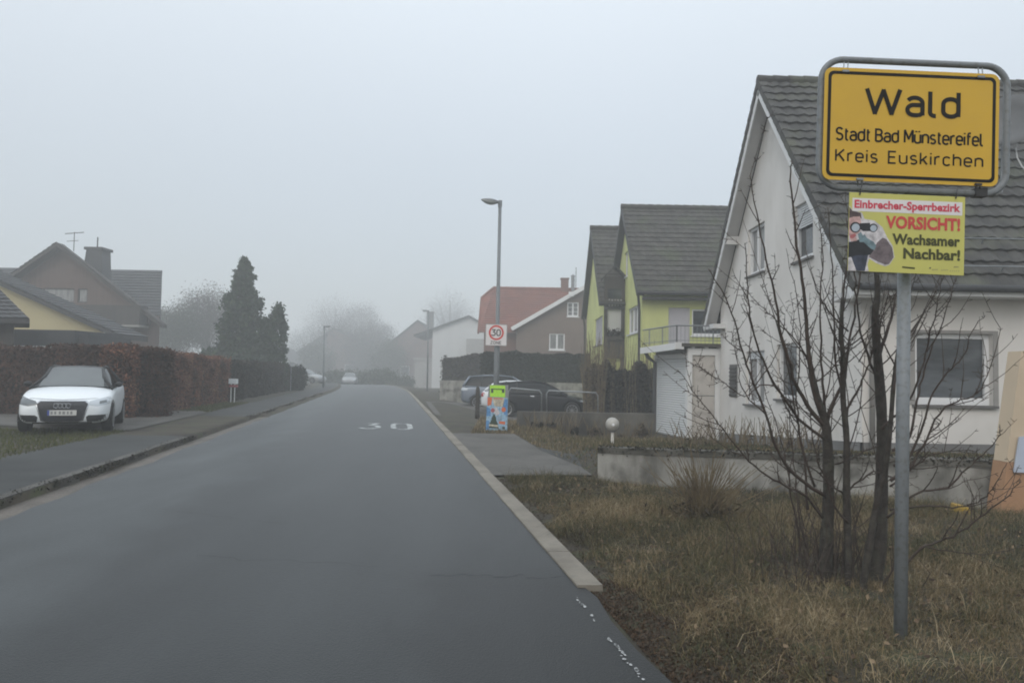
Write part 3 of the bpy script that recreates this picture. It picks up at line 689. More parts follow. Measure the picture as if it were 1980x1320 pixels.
# ---- advertising board leaning at the foot of the lamp
B0 = W(961, 788, 19.55); BPl = Plane(B0, -.4); bw, bh = .545, 1.205
ab = thing('poster_board', BPl.at(0, -bh/2), 'upright Christmas poster board with a lime green sticker at the foot of the near lamp', 'poster')
plate(BPl, [(-bw/2-.012, -bh/2), (bw/2+.008, -bh/2), (bw/2+.02, bh/2), (-bw/2+.045, bh/2)], .03, -.001).build('backing_board', 'sign_back', ab)
def zb(x, y):
    v = (y - 765) / 458.; return ((x - 266) / 225. * .56, (.5 - v) * bh)
def bpoly(pts, m, d, name, parent): return flat(BPl, [zb(*p) for p in pts], d).build(name, m, parent)
grn = bpoly([(190, 769), (350, 772), (350, 890), (190, 884)], 'print_green', .004, 'sticker', ab)
for pts in ([(200, 802), (225, 802), (225, 845), (200, 845)], [(316, 805), (342, 805), (342, 845), (316, 845)], [(225, 802), (316, 805), (316, 815), (225, 812)]):
    bpoly(pts, 'print_pine', .006, 'tape', grn)
pr = bpoly([(162, 886), (380, 894), (374, 1220), (150, 1215)], 'print_sky', .003, 'poster_sheet', ab)
PR = [('print_orange', [(165, 890), (215, 890), (205, 965), (165, 975)], 5), ('print_cream', [(215, 895), (345, 900), (330, 985), (240, 980)], 5),
      ('print_orange', [(228, 893), (330, 897), (328, 908), (228, 905)], 6),
      ('print_blue', [(345, 905), (378, 910), (376, 1075), (345, 1060), (320, 990)], 5), ('print_blue', [(158, 985), (195, 1000), (200, 1075), (156, 1080)], 5),
      ('print_blue', [(152, 1125), (185, 1120), (185, 1212), (152, 1212)], 5), ('print_orange', zc(336, 1012, 24, 14), 7), ('print_lip', zc(222, 1020, 22, 12), 6), ('print_pale', [(235, 1000), (262, 985), (300, 1050), (262, 1075), (240, 1050)], 6),
      ('print_pine', [(235, 1050), (252, 1080), (262, 1110), (258, 1115), (280, 1160), (272, 1170), (292, 1200), (178, 1195), (195, 1160), (188, 1155), (210, 1110), (208, 1100), (222, 1075)], 8),
      ('print_cream', [(185, 1158), (275, 1165), (280, 1185), (182, 1176)], 9), ('print_orange', [(290, 1128), (355, 1130), (352, 1160), (288, 1152)], 6), ('print_pine', [(325, 1180), (355, 1185), (352, 1208), (322, 1205)], 6)]
for m, pts, d in PR: bpoly(pts, m, d * .001, 'printed_motif', pr)
b = MB()
for k in range(5): b.face([BPl.at(*zb(*p), .007) for p in ((250, 918 + 14*k), (325 - 6*k, 920 + 14*k), (325 - 6*k, 924 + 14*k), (250, 922 + 14*k))])
b.build('printed_text', 'print_mauve', pr); b = MB()
for k in range(4): b.face([BPl.at(*zb(*p), .007) for p in ((270, 1085 + 10*k), (318 - 9*(k % 2), 1086 + 10*k), (318, 1089 + 10*k), (270, 1088 + 10*k))])
b.build('printed_text', 'print_mauve', pr)
# ---- dark wooden post beside the yard
pb = Vector((W(923.5, 770, 25.3).x, 25.3, 0)); pb.z = hgt(pb.x, pb.y)
b = MB(); b.lathe([(.085, -.1), (.08, .25), (.072, .6), (.075, .95), (.05, 1.08), (.02, 1.1)], pb, 9)
tag(b.build('wooden_post', 'bark', smooth=True), 'stubby dark wooden post in front of the grey car', 'post'); 
# ---- globe garden lamp
gb = Vector((W(1184, 860, 15.2).x, 15.2, 0)); gb.z = hgt(gb.x, gb.y); gc = W(1184, 820, 15.2)
gl = thing('garden_lamp', gb, 'small white globe lamp on a short post in the front lawn', 'lamp')
b = MB(); b.tube([gb - Vector((0, 0, .05)), Vector((gb.x, gb.y, gc.z - .12))], .03, 10); b.build('post', 'render_white', gl)
b = MB(); b.lathe([(.07, gc.z - .16 - gb.z), (.075, gc.z - .12 - gb.z), (.05, gc.z - .10 - gb.z)], gb, 12); b.build('socket', 'sill_stone', gl)
MB().ico(gc, .14, 3).build('globe', 'globe_white', gl, smooth=True)
MB().lathe([(.0, -.145), (.028, -.142), (.03, -.138)], gc, 12, 1).build('front_knob', 'frame_white', gl)
# ---- letter box at the hedge, white sign by the round shrub
mb = G(450, 777, .12); ml = thing('letter_box', mb, 'small white letter box with a newspaper roll on two posts before the hedge', 'letter box')
k = mb.y / FPX; Mz = W(450, 737, mb.y).z
MB().box((mb.x - 8*k, mb.y - .09, Mz - 5*k), (mb.x + 8*k, mb.y + .09, Mz + 5*k)).build('box', 'car_white', ml, bevel=.012)
MB().tube([(mb.x - 7*k, mb.y - .02, Mz - 9*k), (mb.x + 9*k, mb.y - .02, Mz - 9*k)], .05, 10).build('newspaper_tube', 'print_lip', ml)
for dx in (-4, 3): MB().tube([(mb.x + dx*k, mb.y, .05), (mb.x + dx*k, mb.y, Mz - 5*k)], .022, 8).build('post', 'white_paint', ml)
sg = W(563, 704, 49.2); tsg = thing('house_sign', (sg.x, 49.2, .1), 'small white board on a post above the round shrub at the hedge end', 'sign')
MB().box((sg.x - .24, 49.17, sg.z - .14), (sg.x + .24, 49.2, sg.z + .14)).build('board', 'frame_white', tsg)
MB().tube([(sg.x, 49.24, .05), (sg.x, 49.24, sg.z + .1)], .03, 8).build('post', 'galvanized', tsg)
# ================================================================== BUILDINGS
from mathutils.geometry import tessellate_polygon
def holed(b, outline, holes, o, u, v, n, t=.24, rev=.14):
    """wall sheet with real openings: front face, reveals, edge faces; n points out of the wall"""
    o = Vector(o); u = Vector(u); v = Vector(v); n = Vector(n)
    loops = [[Vector((p[0], p[1], 0)) for p in outline]]
    for (x0, y0, x1, y1) in holes: loops.append([Vector((x0, y0, 0)), Vector((x0, y1, 0)), Vector((x1, y1, 0)), Vector((x1, y0, 0))])
    tri = tessellate_polygon(loops); flatp = [p for l in loops for p in l]
    P = lambda p, d=0: o + u*p[0] + v*p[1] - n*d
    k = len(b.v); b.v += [tuple(P(p)) for p in flatp]; b.f += [tuple(k + i for i in t_) for t_ in tri]
    m = len(outline)
    for l in loops[1:]:
        k = len(b.v); b.v += [tuple(P(p)) for p in l] + [tuple(P(p, rev)) for p in l]
        b.f += [(k+i, k+(i+1) % 4, k+4+(i+1) % 4, k+4+i) for i in range(4)]
    return b
def window(parent, hole, o, u, v, n, glass='window_glass', mull=(), bars=(), shutter=0.0, sill=True, rev=.10, fw=.065, frame='frame_white', shmat='shutter_white', name='window', sillm='sill_stone', label=None):
    x0, y0, x1, y1 = hole; o = Vector(o); u = Vector(u); v = Vector(v); n = Vector(n)
    P = lambda x, y, d: o + u*x + v*y - n*d
    def bar(b, xa, ya, xb, yb, d0, d1):
        q = [P(x, y, d) for d in (d0, d1) for x, y in ((xa, ya), (xb, ya), (xb, yb), (xa, yb))]
        b.add(q, [(0,1,2,3),(7,6,5,4),(0,4,5,1),(1,5,6,2),(2,6,7,3),(3,7,4,0)])
    b = MB(); e = .003
    bar(b, x0+e, y0+e, x0+fw, y1-e, rev-.03, rev+.05); bar(b, x1-fw, y0+e, x1-e, y1-e, rev-.03, rev+.05)
    bar(b, x0+fw, y0+e, x1-fw, y0+fw*1.5, rev-.03, rev+.05); bar(b, x0+fw, y1-fw, x1-fw, y1-e, rev-.03, rev+.05)
    for f in mull:
        xm = x0 + (x1-x0)*f; bar(b, xm-fw*.7, y0+fw*1.5, xm+fw*.7, y1-fw, rev-.025, rev+.045)
    for f in bars:
        ym = y0 + (y1-y0)*f; bar(b, x0+fw, ym-.015, x1-fw, ym+.015, rev-.01, rev+.04)
    fr = b.build(name, frame, parent, label=label)
    g = MB(); g.face([P(x0+fw*.5, y0+fw*.5, rev+.03), P(x1-fw*.5, y0+fw*.5, rev+.03), P(x1-fw*.5, y1-fw*.5, rev+.03), P(x0+fw*.5, y1-fw*.5, rev+.03)]); g.build('pane', glass, fr)
    if shutter > 0:
        s = MB(); ys = y1 - (y1-y0)*shutter; nsl = max(4, int((y1-ys)/.05))
        for k in range(nsl):
            ya = ys + (y1-ys)*k/nsl; yb = ys + (y1-ys)*(k+1)/nsl
            s.add([P(x0+.02, ya, rev-.045), P(x1-.02, ya, rev-.045), P(x1-.02, yb-.004, rev-.03), P(x0+.02, yb-.004, rev-.03), P(x0+.02, yb, rev-.02), P(x1-.02, yb, rev-.02)], [(0,1,2,3), (3,2,5,4)])
        s.build('roller_shutter', shmat, fr)
    if sill:
        s = MB(); bar(s, x0-.06, y0-.045, x1+.06, y0+.0, -.07, rev+.03); s.build('sill', sillm, fr)
    return fr
def tiles(b, eL, eR, rR, rL, row=.33, col=.25, lift=.035, amp=.022, th=.0):
    """tiled slope: eave left/right, ridge right/left; rows overlap like shingles, each row waved"""
    eL, eR, rR, rL = map(Vector, (eL, eR, rR, rL))
    n = (eR-eL).cross(rL-eL).normalized()
    if n.z < 0: n = -n
    sl = ((rL-eL).length + (rR-eR).length)/2; wd = max((eR-eL).length, (rR-rL).length)
    nr = max(2, round(sl/row)); per = 4 if col else 1; nc = max(2, round(wd/col)*per) if col else 2
    for j in range(nr):
        o = len(b.v); off = (.5*col/wd if j % 2 else 0) if col else 0; jit = random.uniform(-.006, .006)
        for (f, l) in ((j/nr, lift + .008), (j/nr, lift), ((j+1)/nr, 0.0)):
            a = eL.lerp(rL, f); c = eR.lerp(rR, f)
            first = (l == lift + .008)
            for i in range(nc+1):
                p = a.lerp(c, i/nc)
                w = amp * (0.5 - 0.5*math.cos(2*math.pi*(i % per)/per)) if col else 0
                if col and i % per == 0: tj = random.uniform(-.006, .007)
                elif not col: tj = 0
                b.v.append(tuple(p + n*((l if not first else -.012) + w + jit + tj*(l > 0) + .004)))
        m = nc+1
        for r in range(2):
            for i in range(nc): b.f.append((o+r*m+i, o+r*m+i+1, o+(r+1)*m+i+1, o+(r+1)*m+i))
    return b
def ridgecaps(b, p0, p1, r=.11, step=.36):
    p0 = Vector(p0); p1 = Vector(p1); n = max(2, int((p1-p0).length/step))
    for k in range(n):
        a = p0.lerp(p1, k/n); c = p0.lerp(p1, (k+1)/n)
        b.tube([a, c + (c-a)*.06], [r*1.08, r*.94], 10)
    return b
def slab(b, pts, d):
    """sloped or flat panel with thickness d downwards"""
    m = len(pts); q = [Vector(p) for p in pts]; r = [p - Vector((0, 0, d)) for p in q]
    return b.add(q + r, [tuple(range(m)), tuple(range(m, 2*m))[::-1]] + [(i, (i+1) % m, m+(i+1) % m, m+i) for i in range(m)])
UY, UZ, UX = Vector((0, 1, 0)), Vector((0, 0, 1)), Vector((1, 0, 0))

# ------------------------------------------------------------------ white house on the right
wh = thing('house', (6.15, 13, 0), 'white rendered gabled house with grey tiles and roof windows behind the place-name sign', 'house')
XW = 6.15; YA, YB, YR = 13.0, 21.8, 17.4; XE = 21.0; ZE, ZR = 3.18, 8.6
gab = [(YA, -.6), (YB, -.6), (YB, 3.5), (YR, 8.32), (YA, 3.5)]
gh = [(18.02, 4.15, 19.3, 5.38), (15.1, 4.05, 16.1, 5.28), (18.0, .84, 19.42, 2.2), (15.95, 1.05, 17.15, 2.3)]
b = MB(); holed(b, gab, gh, (XW, 0, 0), UY, UZ, -UX)
sh = [(7.09, 1.11, 8.46, 2.37), (11.2, 1.0, 12.6, 2.37), (14.6, 1.0, 16.0, 2.37)]
holed(b, [(XW + .001, -.6), (XE, -.6), (XE, 3.12), (XW + .001, 3.12)], sh, (0, YA, 0), UX, UZ, -UY)
b.face([(XE, YA, -.6), (XE, YB, -.6), (XE, YB, 3.5), (XE, YR, 8.3), (XE, YA, 3.5)]); b.face([(XW, YB, -.6), (XE, YB, -.6), (XE, YB, 3.2), (XW, YB, 3.2)])
b.build('wall', 'render_white', wh)
window(wh, gh[0], (XW, 0, 0), UY, UZ, -UX, glass='curtain_glass', mull=(.55,))
window(wh, gh[1], (XW, 0, 0), UY, UZ, -UX, glass='window_glass', shutter=.42)
window(wh, gh[2], (XW, 0, 0), UY, UZ, -UX, glass='curtain_glass', mull=(.5,), shutter=.14)
window(wh, gh[3], (XW, 0, 0), UY, UZ, -UX, glass='window_glass')
for h_ in sh: window(wh, h_, (0, YA, 0), UX, UZ, -UY, glass='window_glass', fw=.085, rev=.13, sill=True)
for (x0, z0, x1, z1) in sh[:1]:           # grey render band around the big window
    b = MB(); e = .0
    for q in ((x0-.09, z1, x1+.09, z1+.055), (x0-.09, z0, x0-.002, z1-.0), (x1+.002, z0, x1+.09, z1)): b.box((q[0], YA-.012, q[1]), (q[2], YA+.02, q[3]))
    b.build('window_surround', 'reveal_grey', wh)
# plinth, stepping down with the ground along the gable
b = MB(); pz = [(12.97, -.6), (21.83, -.6), (21.83, -.10), (20.5, -.03), (12.97, .44)]
b.prism(pz, (XW-.03, 0, 0), UY, UZ, UX*.028); b.box((XW-.03, YA-.03, -.6), (XE, YA-.002, .44)); b.build('plinth', 'plinth_grey', wh)
b = MB(); XV = 5.78
tiles(b, (XV, 12.42, ZE-.08), (XE, 12.42, ZE-.08), (XE, YR, ZR), (XV, YR, ZR), row=.335, col=.25, lift=.045, amp=.03)
tiles(b, (XV, 22.38, ZE-.08), (XE, 22.38, ZE-.08), (XE, YR, ZR), (XV, YR, ZR), row=.335, col=.25, lift=.045, amp=.03)
roof = b.build('roof', 'tile_grey', wh)
b = MB(); ridgecaps(b, (XV-.02, YR, ZR+.02), (XE, YR, ZR+.02), .12); b.build('ridge_tiles', 'tile_grey', roof)
b = MB()                                   # verge tiles
for y0, sgn in ((12.42, 1), (22.38, -1)):
    nst = 22
    for k in range(nst):
        p0 = Vector((XV, y0 + sgn*k*(YR-12.42)/nst, ZE-.08 + k*(ZR-ZE+.08)/nst)); p1 = Vector((XV, y0 + sgn*(k+1.06)*(YR-12.42)/nst, ZE-.08 + (k+1.06)*(ZR-ZE+.08)/nst))
        b.beam(p0 + Vector((.04, 0, .055)), p1 + Vector((.04, 0, .02)), .13, .05); b.beam(p0 + Vector((-.022, 0, -.02)), p1 + Vector((-.018, 0, -.05)), .022, .16)
b.build('verge_tiles', 'tile_grey', roof)
b = MB()                                   # verge soffit and barge board
slab(b, [(XV+.02, 12.5, ZE-.09), (XW, 12.5, ZE-.09), (XW, YR, ZR-.11), (XV+.02, YR, ZR-.11)], .05)
slab(b, [(XV+.02, YR, ZR-.11), (XW, YR, ZR-.11), (XW, 22.3, ZE-.09), (XV+.02, 22.3, ZE-.09)], .05)
b.build('verge_soffit', 'soffit_white', roof)
b = MB(); dn = Vector((0, 0, -.19))
for y0 in (12.5, 22.3): b.beam(Vector((XV+.01, y0, ZE-.22)), Vector((XV+.01, YR, ZR-.24)), .03, .20)
b.build('barge_board', 'white_paint', roof)
b = MB()                                   # purlin ends and eaves boxes
for y, z in ((20.15, 5.17), (14.65, 5.17)): b.box((XV+.03, y-.1, z-.02), (XW, y+.1, z+.2))
for y in (13.0, 21.8): b.box((XV+.02, y-.5, 2.93), (XW, y+.5, 3.06))
b.build('purlin_ends', 'soffit_white', roof)
b = MB(); b.box((XW, 12.5, 2.98), (XE, YA, 3.02)); b.box((XW-.3, 12.44, 2.97), (XE, 12.5, 3.13)); b.build('eaves_board', 'white_paint', roof)
b = MB(); b.box((XW, YB, 2.98), (XE, 22.3, 3.02)); b.build('eaves_board', 'white_paint', roof)
b = MB(); b.tube([(XV+.05, 12.36, 3.10), (XE, 12.36, 3.09)], .062, 10); b.build('gutter', 'tile_dark', roof)
b = MB(); b.tube([(6.27, 12.38, 3.05), (6.29, 12.6, 2.92), (6.29, 12.88, 2.78), (6.29, 12.9, 2.6), (6.29, 12.9, .05)], .048, 10); b.build('downpipe', 'reveal_grey', wh, smooth=True)
b = MB()                                   # snow guard rods
for f in (.05, .155): 
    p = Vector((XV, 12.42, ZE-.08)).lerp(Vector((XV, YR, ZR)), f) + Vector((0, -.10, .13)); b.tube([p + UX*.7, Vector((XE, p.y, p.z))], .013, 6)
    for k in range(18): q = p + UX*(1 + .8*k); b.beam(q, q + Vector((0, .10, -.12)), .02, .012)
b.build('snow_guard', 'galvanized', roof)
b = MB(); b.box((XW-.025, 20.12, .98), (XW-.001, 20.8, 1.88)); vent = b.build('vent_frame', 'sill_stone', wh)
b = MB()
for k in range(8): b.beam((XW-.035, 20.16, 1.04 + .105*k), (XW-.035, 20.76, 1.04 + .105*k), .03, .05, up=(1, 0, 1))
b.build('louvres', 'dark_metal', vent)
# satellite dish on the roof
dc = W(1952, 232, 13.9); dt = Vector((-.62, -.75, .22)).normalized()
sd = thing('satellite_dish', dc, 'round grey satellite dish on the tiled roof just right of the yellow sign', 'satellite dish')
a = dt.cross(UZ).normalized(); c = a.cross(dt); b = MB(); n = 26
for r, d in ((.50, .0), (.49, .015), (.33, -.055), (.16, -.09), (.0001, -.10)):
    for k in range(n): t = 2*math.pi*k/n; b.v.append(tuple(dc + (a*math.cos(t)*r + c*math.sin(t)*r*1.06) + dt*d))
b.f = [(i*n+k, i*n+(k+1) % n, (i+1)*n+(k+1) % n, (i+1)*n+k) for i in range(4) for k in range(n)]
b.build('dish', 'dish_grey', sd, smooth=True)
b = MB(); b.tube([dc - c*.5, dc + dt*.42 - c*.32], .014, 6); b.ico(dc + dt*.44 - c*.3, .05, 1); b.build('feed_arm', 'galvanized', sd)
fz = lambda y: ZE - .08 + (y-12.42)/(YR-12.42)*(ZR-ZE+.08)
b = MB(); q = dc - dt*.1; b.tube([q, Vector((q.x+.05, q.y+.3, q.z-.3)), Vector((q.x+.05, q.y+.35, fz(q.y+.35)-.05))], .028, 8); b.build('mast', 'galvanized', sd)
b = MB(); q = W(1966, 285, 13.7); cab = [W(1968, 262, 13.95), W(1964, 285, 14.0), W(1967, 305, 13.9), W(1976, 322, 13.8), W(1990, 335, 13.7)]
b.tube([(p.x, p.y, max(p.z, fz(p.y)+.07)) for p in cab], .012, 6); b.build('cable', 'cable_white', sd)

# ------------------------------------------------------------------ garage with terrace at the back corner of the white house
gx0, gy0 = 5.2, 21.86; fx, fy = 4.68, 24.3; ZG = -.42
ga = thing('garage', (gx0, gy0, ZG), 'low white garage with roller door and railed roof terrace beside the white house', 'garage')
du = Vector((fx-gx0, fy-gy0, 0)); dl = du.length; du.normalize(); dn = Vector((-du.y, du.x, 0))
if dn.x > 0: dn = -dn
b = MB(); O = Vector((gx0, gy0, 0))
holed(b, [(0, ZG), (dl, ZG), (dl, 2.2), (0, 2.2)], [(.14, ZG+.03, dl-.05, 2.08)], O, du, UZ, dn, .2, .12)
b.box((gx0+.001, gy0, 2.16), (6.5, gy0+.2, 2.36)); b.box((gx0+.001, gy0+.001, ZG), (gx0+.14, gy0+.2, 2.16)); b.box((6.02, gy0+.0, ZG), (6.2, gy0+.2, 2.16)); 
b.face([(fx+.05, fy, ZG), (7.5, fy+.3, ZG), (7.5, fy+.3, 2.4), (fx+.05, fy, 2.4)])
b.build('wall', 'white_paint', ga)
b = MB(); k0 = O - dn*.09; ns = 34
for k in range(ns):
    z0 = ZG+.03 + (2.08-ZG-.03)*k/ns; z1 = ZG+.03 + (2.08-ZG-.03)*(k+1)/ns
    p = k0 + du*.12; q = k0 + du*(dl-.03)
    b.add([(*p.xy, z0), (*q.xy, z0), tuple(Vector((*q.xy, z0+.045)) + dn*.022), tuple(Vector((*p.xy, z0+.045)) + dn*.022), (*q.xy, z1), (*p.xy, z1)], [(0,1,2,3), (3,2,4,5)])
b.build('roller_door', 'shutter_white', ga)
b = MB()
for z0, z1 in ((ZG, .95), (.975, 2.155)): b.box((gx0+.145, gy0+.06, z0), (6.015, gy0+.12, z1))
b.box((gx0+.22, gy0+.05, 1.1), (gx0+.235, gy0+.062, 2.05)); b.box((gx0+.22, gy0+.05, 2.04), (5.9, gy0+.062, 2.055))
b.build('timber_panel', 'timber_pale', ga)
b = MB(); e = O - dn*0 + dn*.42; f_ = e + du*dl
slab(b, [(e.x, e.y-.15, 2.50), (5.25, gy0-.12, 2.50), (7.6, gy0-.12, 2.50), (7.6, fy+.4, 2.50), (f_.x, f_.y+.2, 2.44)], .10)
dk = b.build('terrace_slab', 'low_concrete', ga)
b = MB(); b.beam((e.x-.02, e.y-.17, 2.40), (f_.x-.02, f_.y+.2, 2.34), .03, .20); b.beam((e.x-.02, e.y-.18, 2.42), (5.05, gy0-.14, 2.42), .03, .2); b.build('fascia', 'white_paint', dk)
b = MB(); b.box((5.3, gy0+.22, 2.36), (6.5, gy0+.25, 2.41)); b.build('shade_strip', 'dark_metal', dk)  # dark strip painted in as the shade of the openings under the slab
b = MB()
for x in (5.32, 5.72, 6.1): b.box((x, gy0+.0, 2.36), (x+.09, gy0+.2, 2.402))
b.build('beam_ends', 'white_paint', dk)
b = MB(); A = Vector((e.x+.05, e.y-.08, 0)); B = Vector((7.4, gy0-.05, 0)); Cc = Vector((f_.x+.05, f_.y+.15, 0))
for p, q in ((A, B), (A, Cc)):
    b.tube([p + UZ*3.02, q + UZ*3.02], .022, 8); b.tube([p + UZ*2.58, q + UZ*2.58], .012, 6)
    L_ = (q-p).length
    for k in range(int(L_/.12)+1):
        s = p + (q-p)*(k*.12/L_); b.tube([s + UZ*2.5, s + UZ*3.02], .02 if k % 9 == 0 else .006, 6)
b.build('railing', 'galvanized', ga)
b = MB(); b.tube([f_ + Vector((.1, .05, 2.3)), f_ + Vector((.2, -.1, 2.1)), f_ + Vector((.35, -.35, 1.95)), f_ + Vector((.35, -.35, ZG))], .06, 8); b.build('downpipe', 'tile_dark', ga)

# ------------------------------------------------------------------ lime-green double house
gr = thing('house', (5.35, 30.5, -.35), 'lime green double house with two steep staggered dark gables', 'house')
def gable_unit(XW, YA, YB, YR, XV, YE0, YE1, ZE, ZR, XE, holes, sholes):
    sl = (ZR-ZE)/(YR-YE0); zz = ZR - .28 - sl*(YR-YA)
    b = MB(); holed(b, [(YA, -.8), (YB, -.8), (YB, zz), (YR, ZR-.28), (YA, zz)], holes, (XW, 0, 0), UY, UZ, -UX)
    holed(b, [(XW+.001, -.8), (XE, -.8), (XE, zz), (XW+.001, zz)], sholes, (0, YA, 0), UX, UZ, -UY)
    b.face([(XE, YA, -.6), (XE, YB, -.6), (XE, YB, zz), (XE, YR, ZR-.3), (XE, YA, zz)]); b.face([(XW, YB, -.6), (XE, YB, -.6), (XE, YB, zz), (XW, YB, zz)])
    b.build('wall', 'render_lime', gr)
    b = MB(); tiles(b, (XV, YE0, ZE), (XE+.3, YE0, ZE), (XE+.3, YR, ZR), (XV, YR, ZR), row=.36, col=.32, lift=.032, amp=.02)
    tiles(b, (XV, YE1, ZE), (XE+.3, YE1, ZE), (XE+.3, YR, ZR), (XV, YR, ZR), row=.36, col=.32, lift=.05, amp=.03)
    r = b.build('roof', 'tile_brown', gr)
    b = MB(); ridgecaps(b, (XV-.03, YR, ZR+.03), (XE+.3, YR, ZR+.03), .15, .42); b.build('ridge_tiles', 'tile_brown', r)
    b = MB()
    for y0 in (YE0, YE1):
        slab(b, [(XV+.02, y0, ZE-.05), (XW, y0, ZE-.05), (XW, YR, ZR-.07), (XV+.02, YR, ZR-.07)], .12)
        b.beam((XV, y0, ZE-.08), (XV, YR, ZR-.10), .03, .26)
    b.box((XW, YE0+.02, ZE-.3), (XE, YA, ZE-.22))
    b.build('verge_boards', 'verge_dark', r)
    b = MB(); b.tube([(XV, YE0-.07, ZE-.06), (XE, YE0-.07, ZE-.06)], .07, 8); b.build('gutter', 'verge_dark', r)
    return r
h1 = [(31.05, 3.36, 34.15, 4.55), (34.4, 6.15, 35.4, 7.35), (32, .3, 34, 1.5)]; s1 = [(6.45, 2.5, 7.35, 4.35), (7.42, 3.2, 9.0, 4.3)]
gable_unit(5.35, 30.5, 38.7, 34.6, 5.06, 30.0, 39.2, 4.94, 9.4, 14, h1, s1)
window(gr, h1[0], (5.35, 0, 0), UY, UZ, -UX, glass='curtain_glass', mull=(.33, .66), sillm='frame_white'); window(gr, h1[1], (5.35, 0, 0), UY, UZ, -UX, glass='curtain_glass', sillm='frame_white'); window(gr, h1[2], (5.35, 0, 0), UY, UZ, -UX, sillm='frame_white')
window(gr, s1[0], (0, 30.5, 0), UX, UZ, -UY, shutter=1.0, shmat='shutter_lilac', sill=False); window(gr, s1[1], (0, 30.5, 0), UX, UZ, -UY, sillm='frame_white')
h2 = [(36.0, 3.0, 39.4, 4.42), (36.95, 5.8, 37.75, 6.38), (37, .3, 39, 1.5)]
gable_unit(4.4, 35.3, 43.6, 39.5, 4.12, 35.0, 44.0, 4.95, 9.35, 13, h2, [])
window(gr, h2[0], (4.4, 0, 0), UY, UZ, -UX, shutter=1.0, shmat='shutter_lilac'); window(gr, h2[1], (4.4, 0, 0), UY, UZ, -UX, glass='curtain_glass', shutter=1.0); window(gr, h2[2], (4.4, 0, 0), UY, UZ, -UX)
# timber balcony bay in the corner between the two fronts
by = 35.22; b = MB()
for x in (4.36, 5.18): b.box((x, by-.14, -.6), (x+.16, by, 6.2))
b.box((4.52, by-.12, 5.62), (5.18, by-.02, 6.2)); b.box((4.52, by-.12, 4.7), (5.18, by-.02, 4.86)); b.box((4.52, by-.13, 2.3), (5.18, by-.03, 3.2))
bay = b.build('timber_bay', 'wood_dark', gr)
b = MB(); b.box((4.52, by-.03, 3.2), (5.18, by-.003, 4.7)); b.build('bay_back', 'render_pale', bay)
b = MB(); b.box((4.52, by-.05, 4.86), (5.18, by-.005, 5.62)); b.build('bay_glass', 'window_glass', bay)
b = MB(); 
for s in (-1, 1): slab(b, [(4.85, by-.35, 6.75), (4.85, by+.3, 6.75), (4.85+s*.62, by+.3, 6.1), (4.85+s*.62, by-.35, 6.1)], .1)
b.build('bay_roof', 'verge_dark', bay)
b = MB()
for k in range(5): b.beam((4.54+.14*k, by-.15, 4.84), (4.6+.14*k, by-.15, 5.10), .05, .03); b.ico((4.6+.14*k, by-.15, 4.82+.01*k), .05, 1)
b.build('carved_ornament', 'white_paint', bay)
b = MB(); b.box((4.5, by-.32, 3.18), (5.2, by-.14, 3.36)); pl_ = b.build('flower_box', 'wood_dark', bay)
cen = np.stack([RNG.uniform(4.45, 5.25, 300), RNG.uniform(by-.38, by-.1, 300), 3.36 + np.abs(RNG.normal(0, .13, 300))], 1); leaves('dead_plants', cen, RNG.uniform(.05, .1, 300), RNG.uniform(0, .6, 300), 'hedge_brown', pl_)
for p in ((5.22, 30.36), (4.28, 43.55)): 
    b = MB(); b.tube([(p[0]-.1, p[1]-.25, 4.85), (p[0]-.02, p[1]-.02, 4.4), (p[0], p[1], 4.1), (p[0], p[1], -.4)], .055, 8); b.build('downpipe', 'verge_dark', gr)

# ------------------------------------------------------------------ taupe house with red tiles
rh = thing('house', (0.3, 58, 0), 'taupe rendered house with white verge and red tiled side roof behind the dark hedge', 'house')
Y0 = 58.0; AX, AZ = 5.9, 8.6; EX, EZ = -.05, 5.05; sl = (AZ-EZ)/(AX-EX)
hh = [(2.92, 3.35, 4.14, 4.66), (4.3, 6.0, 5.2, 7.15)]
b = MB(); holed(b, [(.35, -.5), (11.5, -.5), (11.5, EZ-.05), (AX, AZ-.3), (.35, EZ-.02)], hh, (0, Y0, 0), UX, UZ, -UY)
b.face([(.35, Y0, -.5), (.35, 66, -.5), (.35, 66, EZ), (.35, Y0, EZ)]); b.build('wall', 'render_taupe', rh)
window(rh, hh[0], (0, Y0, 0), UX, UZ, -UY, glass='curtain_glass', mull=(.5,), sillm='frame_white', fw=.09); window(rh, hh[1], (0, Y0, 0), UX, UZ, -UY, glass='curtain_glass', mull=(.5,), bars=(.35, .65), sillm='frame_white', fw=.09)
b = MB(); tiles(b, (EX, 57.5, EZ), (EX, 67, EZ), (AX, 67, AZ), (AX, 57.5, AZ), row=.36, col=None, lift=.05); tiles(b, (11.9, 57.5, EZ), (11.9, 67, EZ), (AX, 67, AZ), (AX, 57.5, AZ), row=.36, col=None, lift=.05)
r = b.build('roof', 'tile_red', rh)
b = MB(); 
for x in (EX, 11.9): b.beam((x, 57.48, EZ-.12), (AX, 57.48, AZ-.12), .05, .3, up=(0, 0, 1))
slab(b, [(EX, 57.5, EZ-.08), (AX, 57.5, AZ-.08), (AX, 58, AZ-.08), (EX, 58, EZ-.08)], .06)
b.box((4.35, 57.3, 7.55), (4.75, 57.5, 7.9)); b.build('white_verge', 'white_paint', r)
b = MB(); RZ = 9.05
tiles(b, (-2.65, 60, 4.75), (7.5, 60, 4.75), (7.5, 66, RZ), (-1.75, 66, RZ), row=.36, col=None, lift=.05)
tiles(b, (-2.65, 72, 4.75), (7.5, 72, 4.75), (7.5, 66, RZ), (-1.75, 66, RZ), row=.36, col=None, lift=.05)
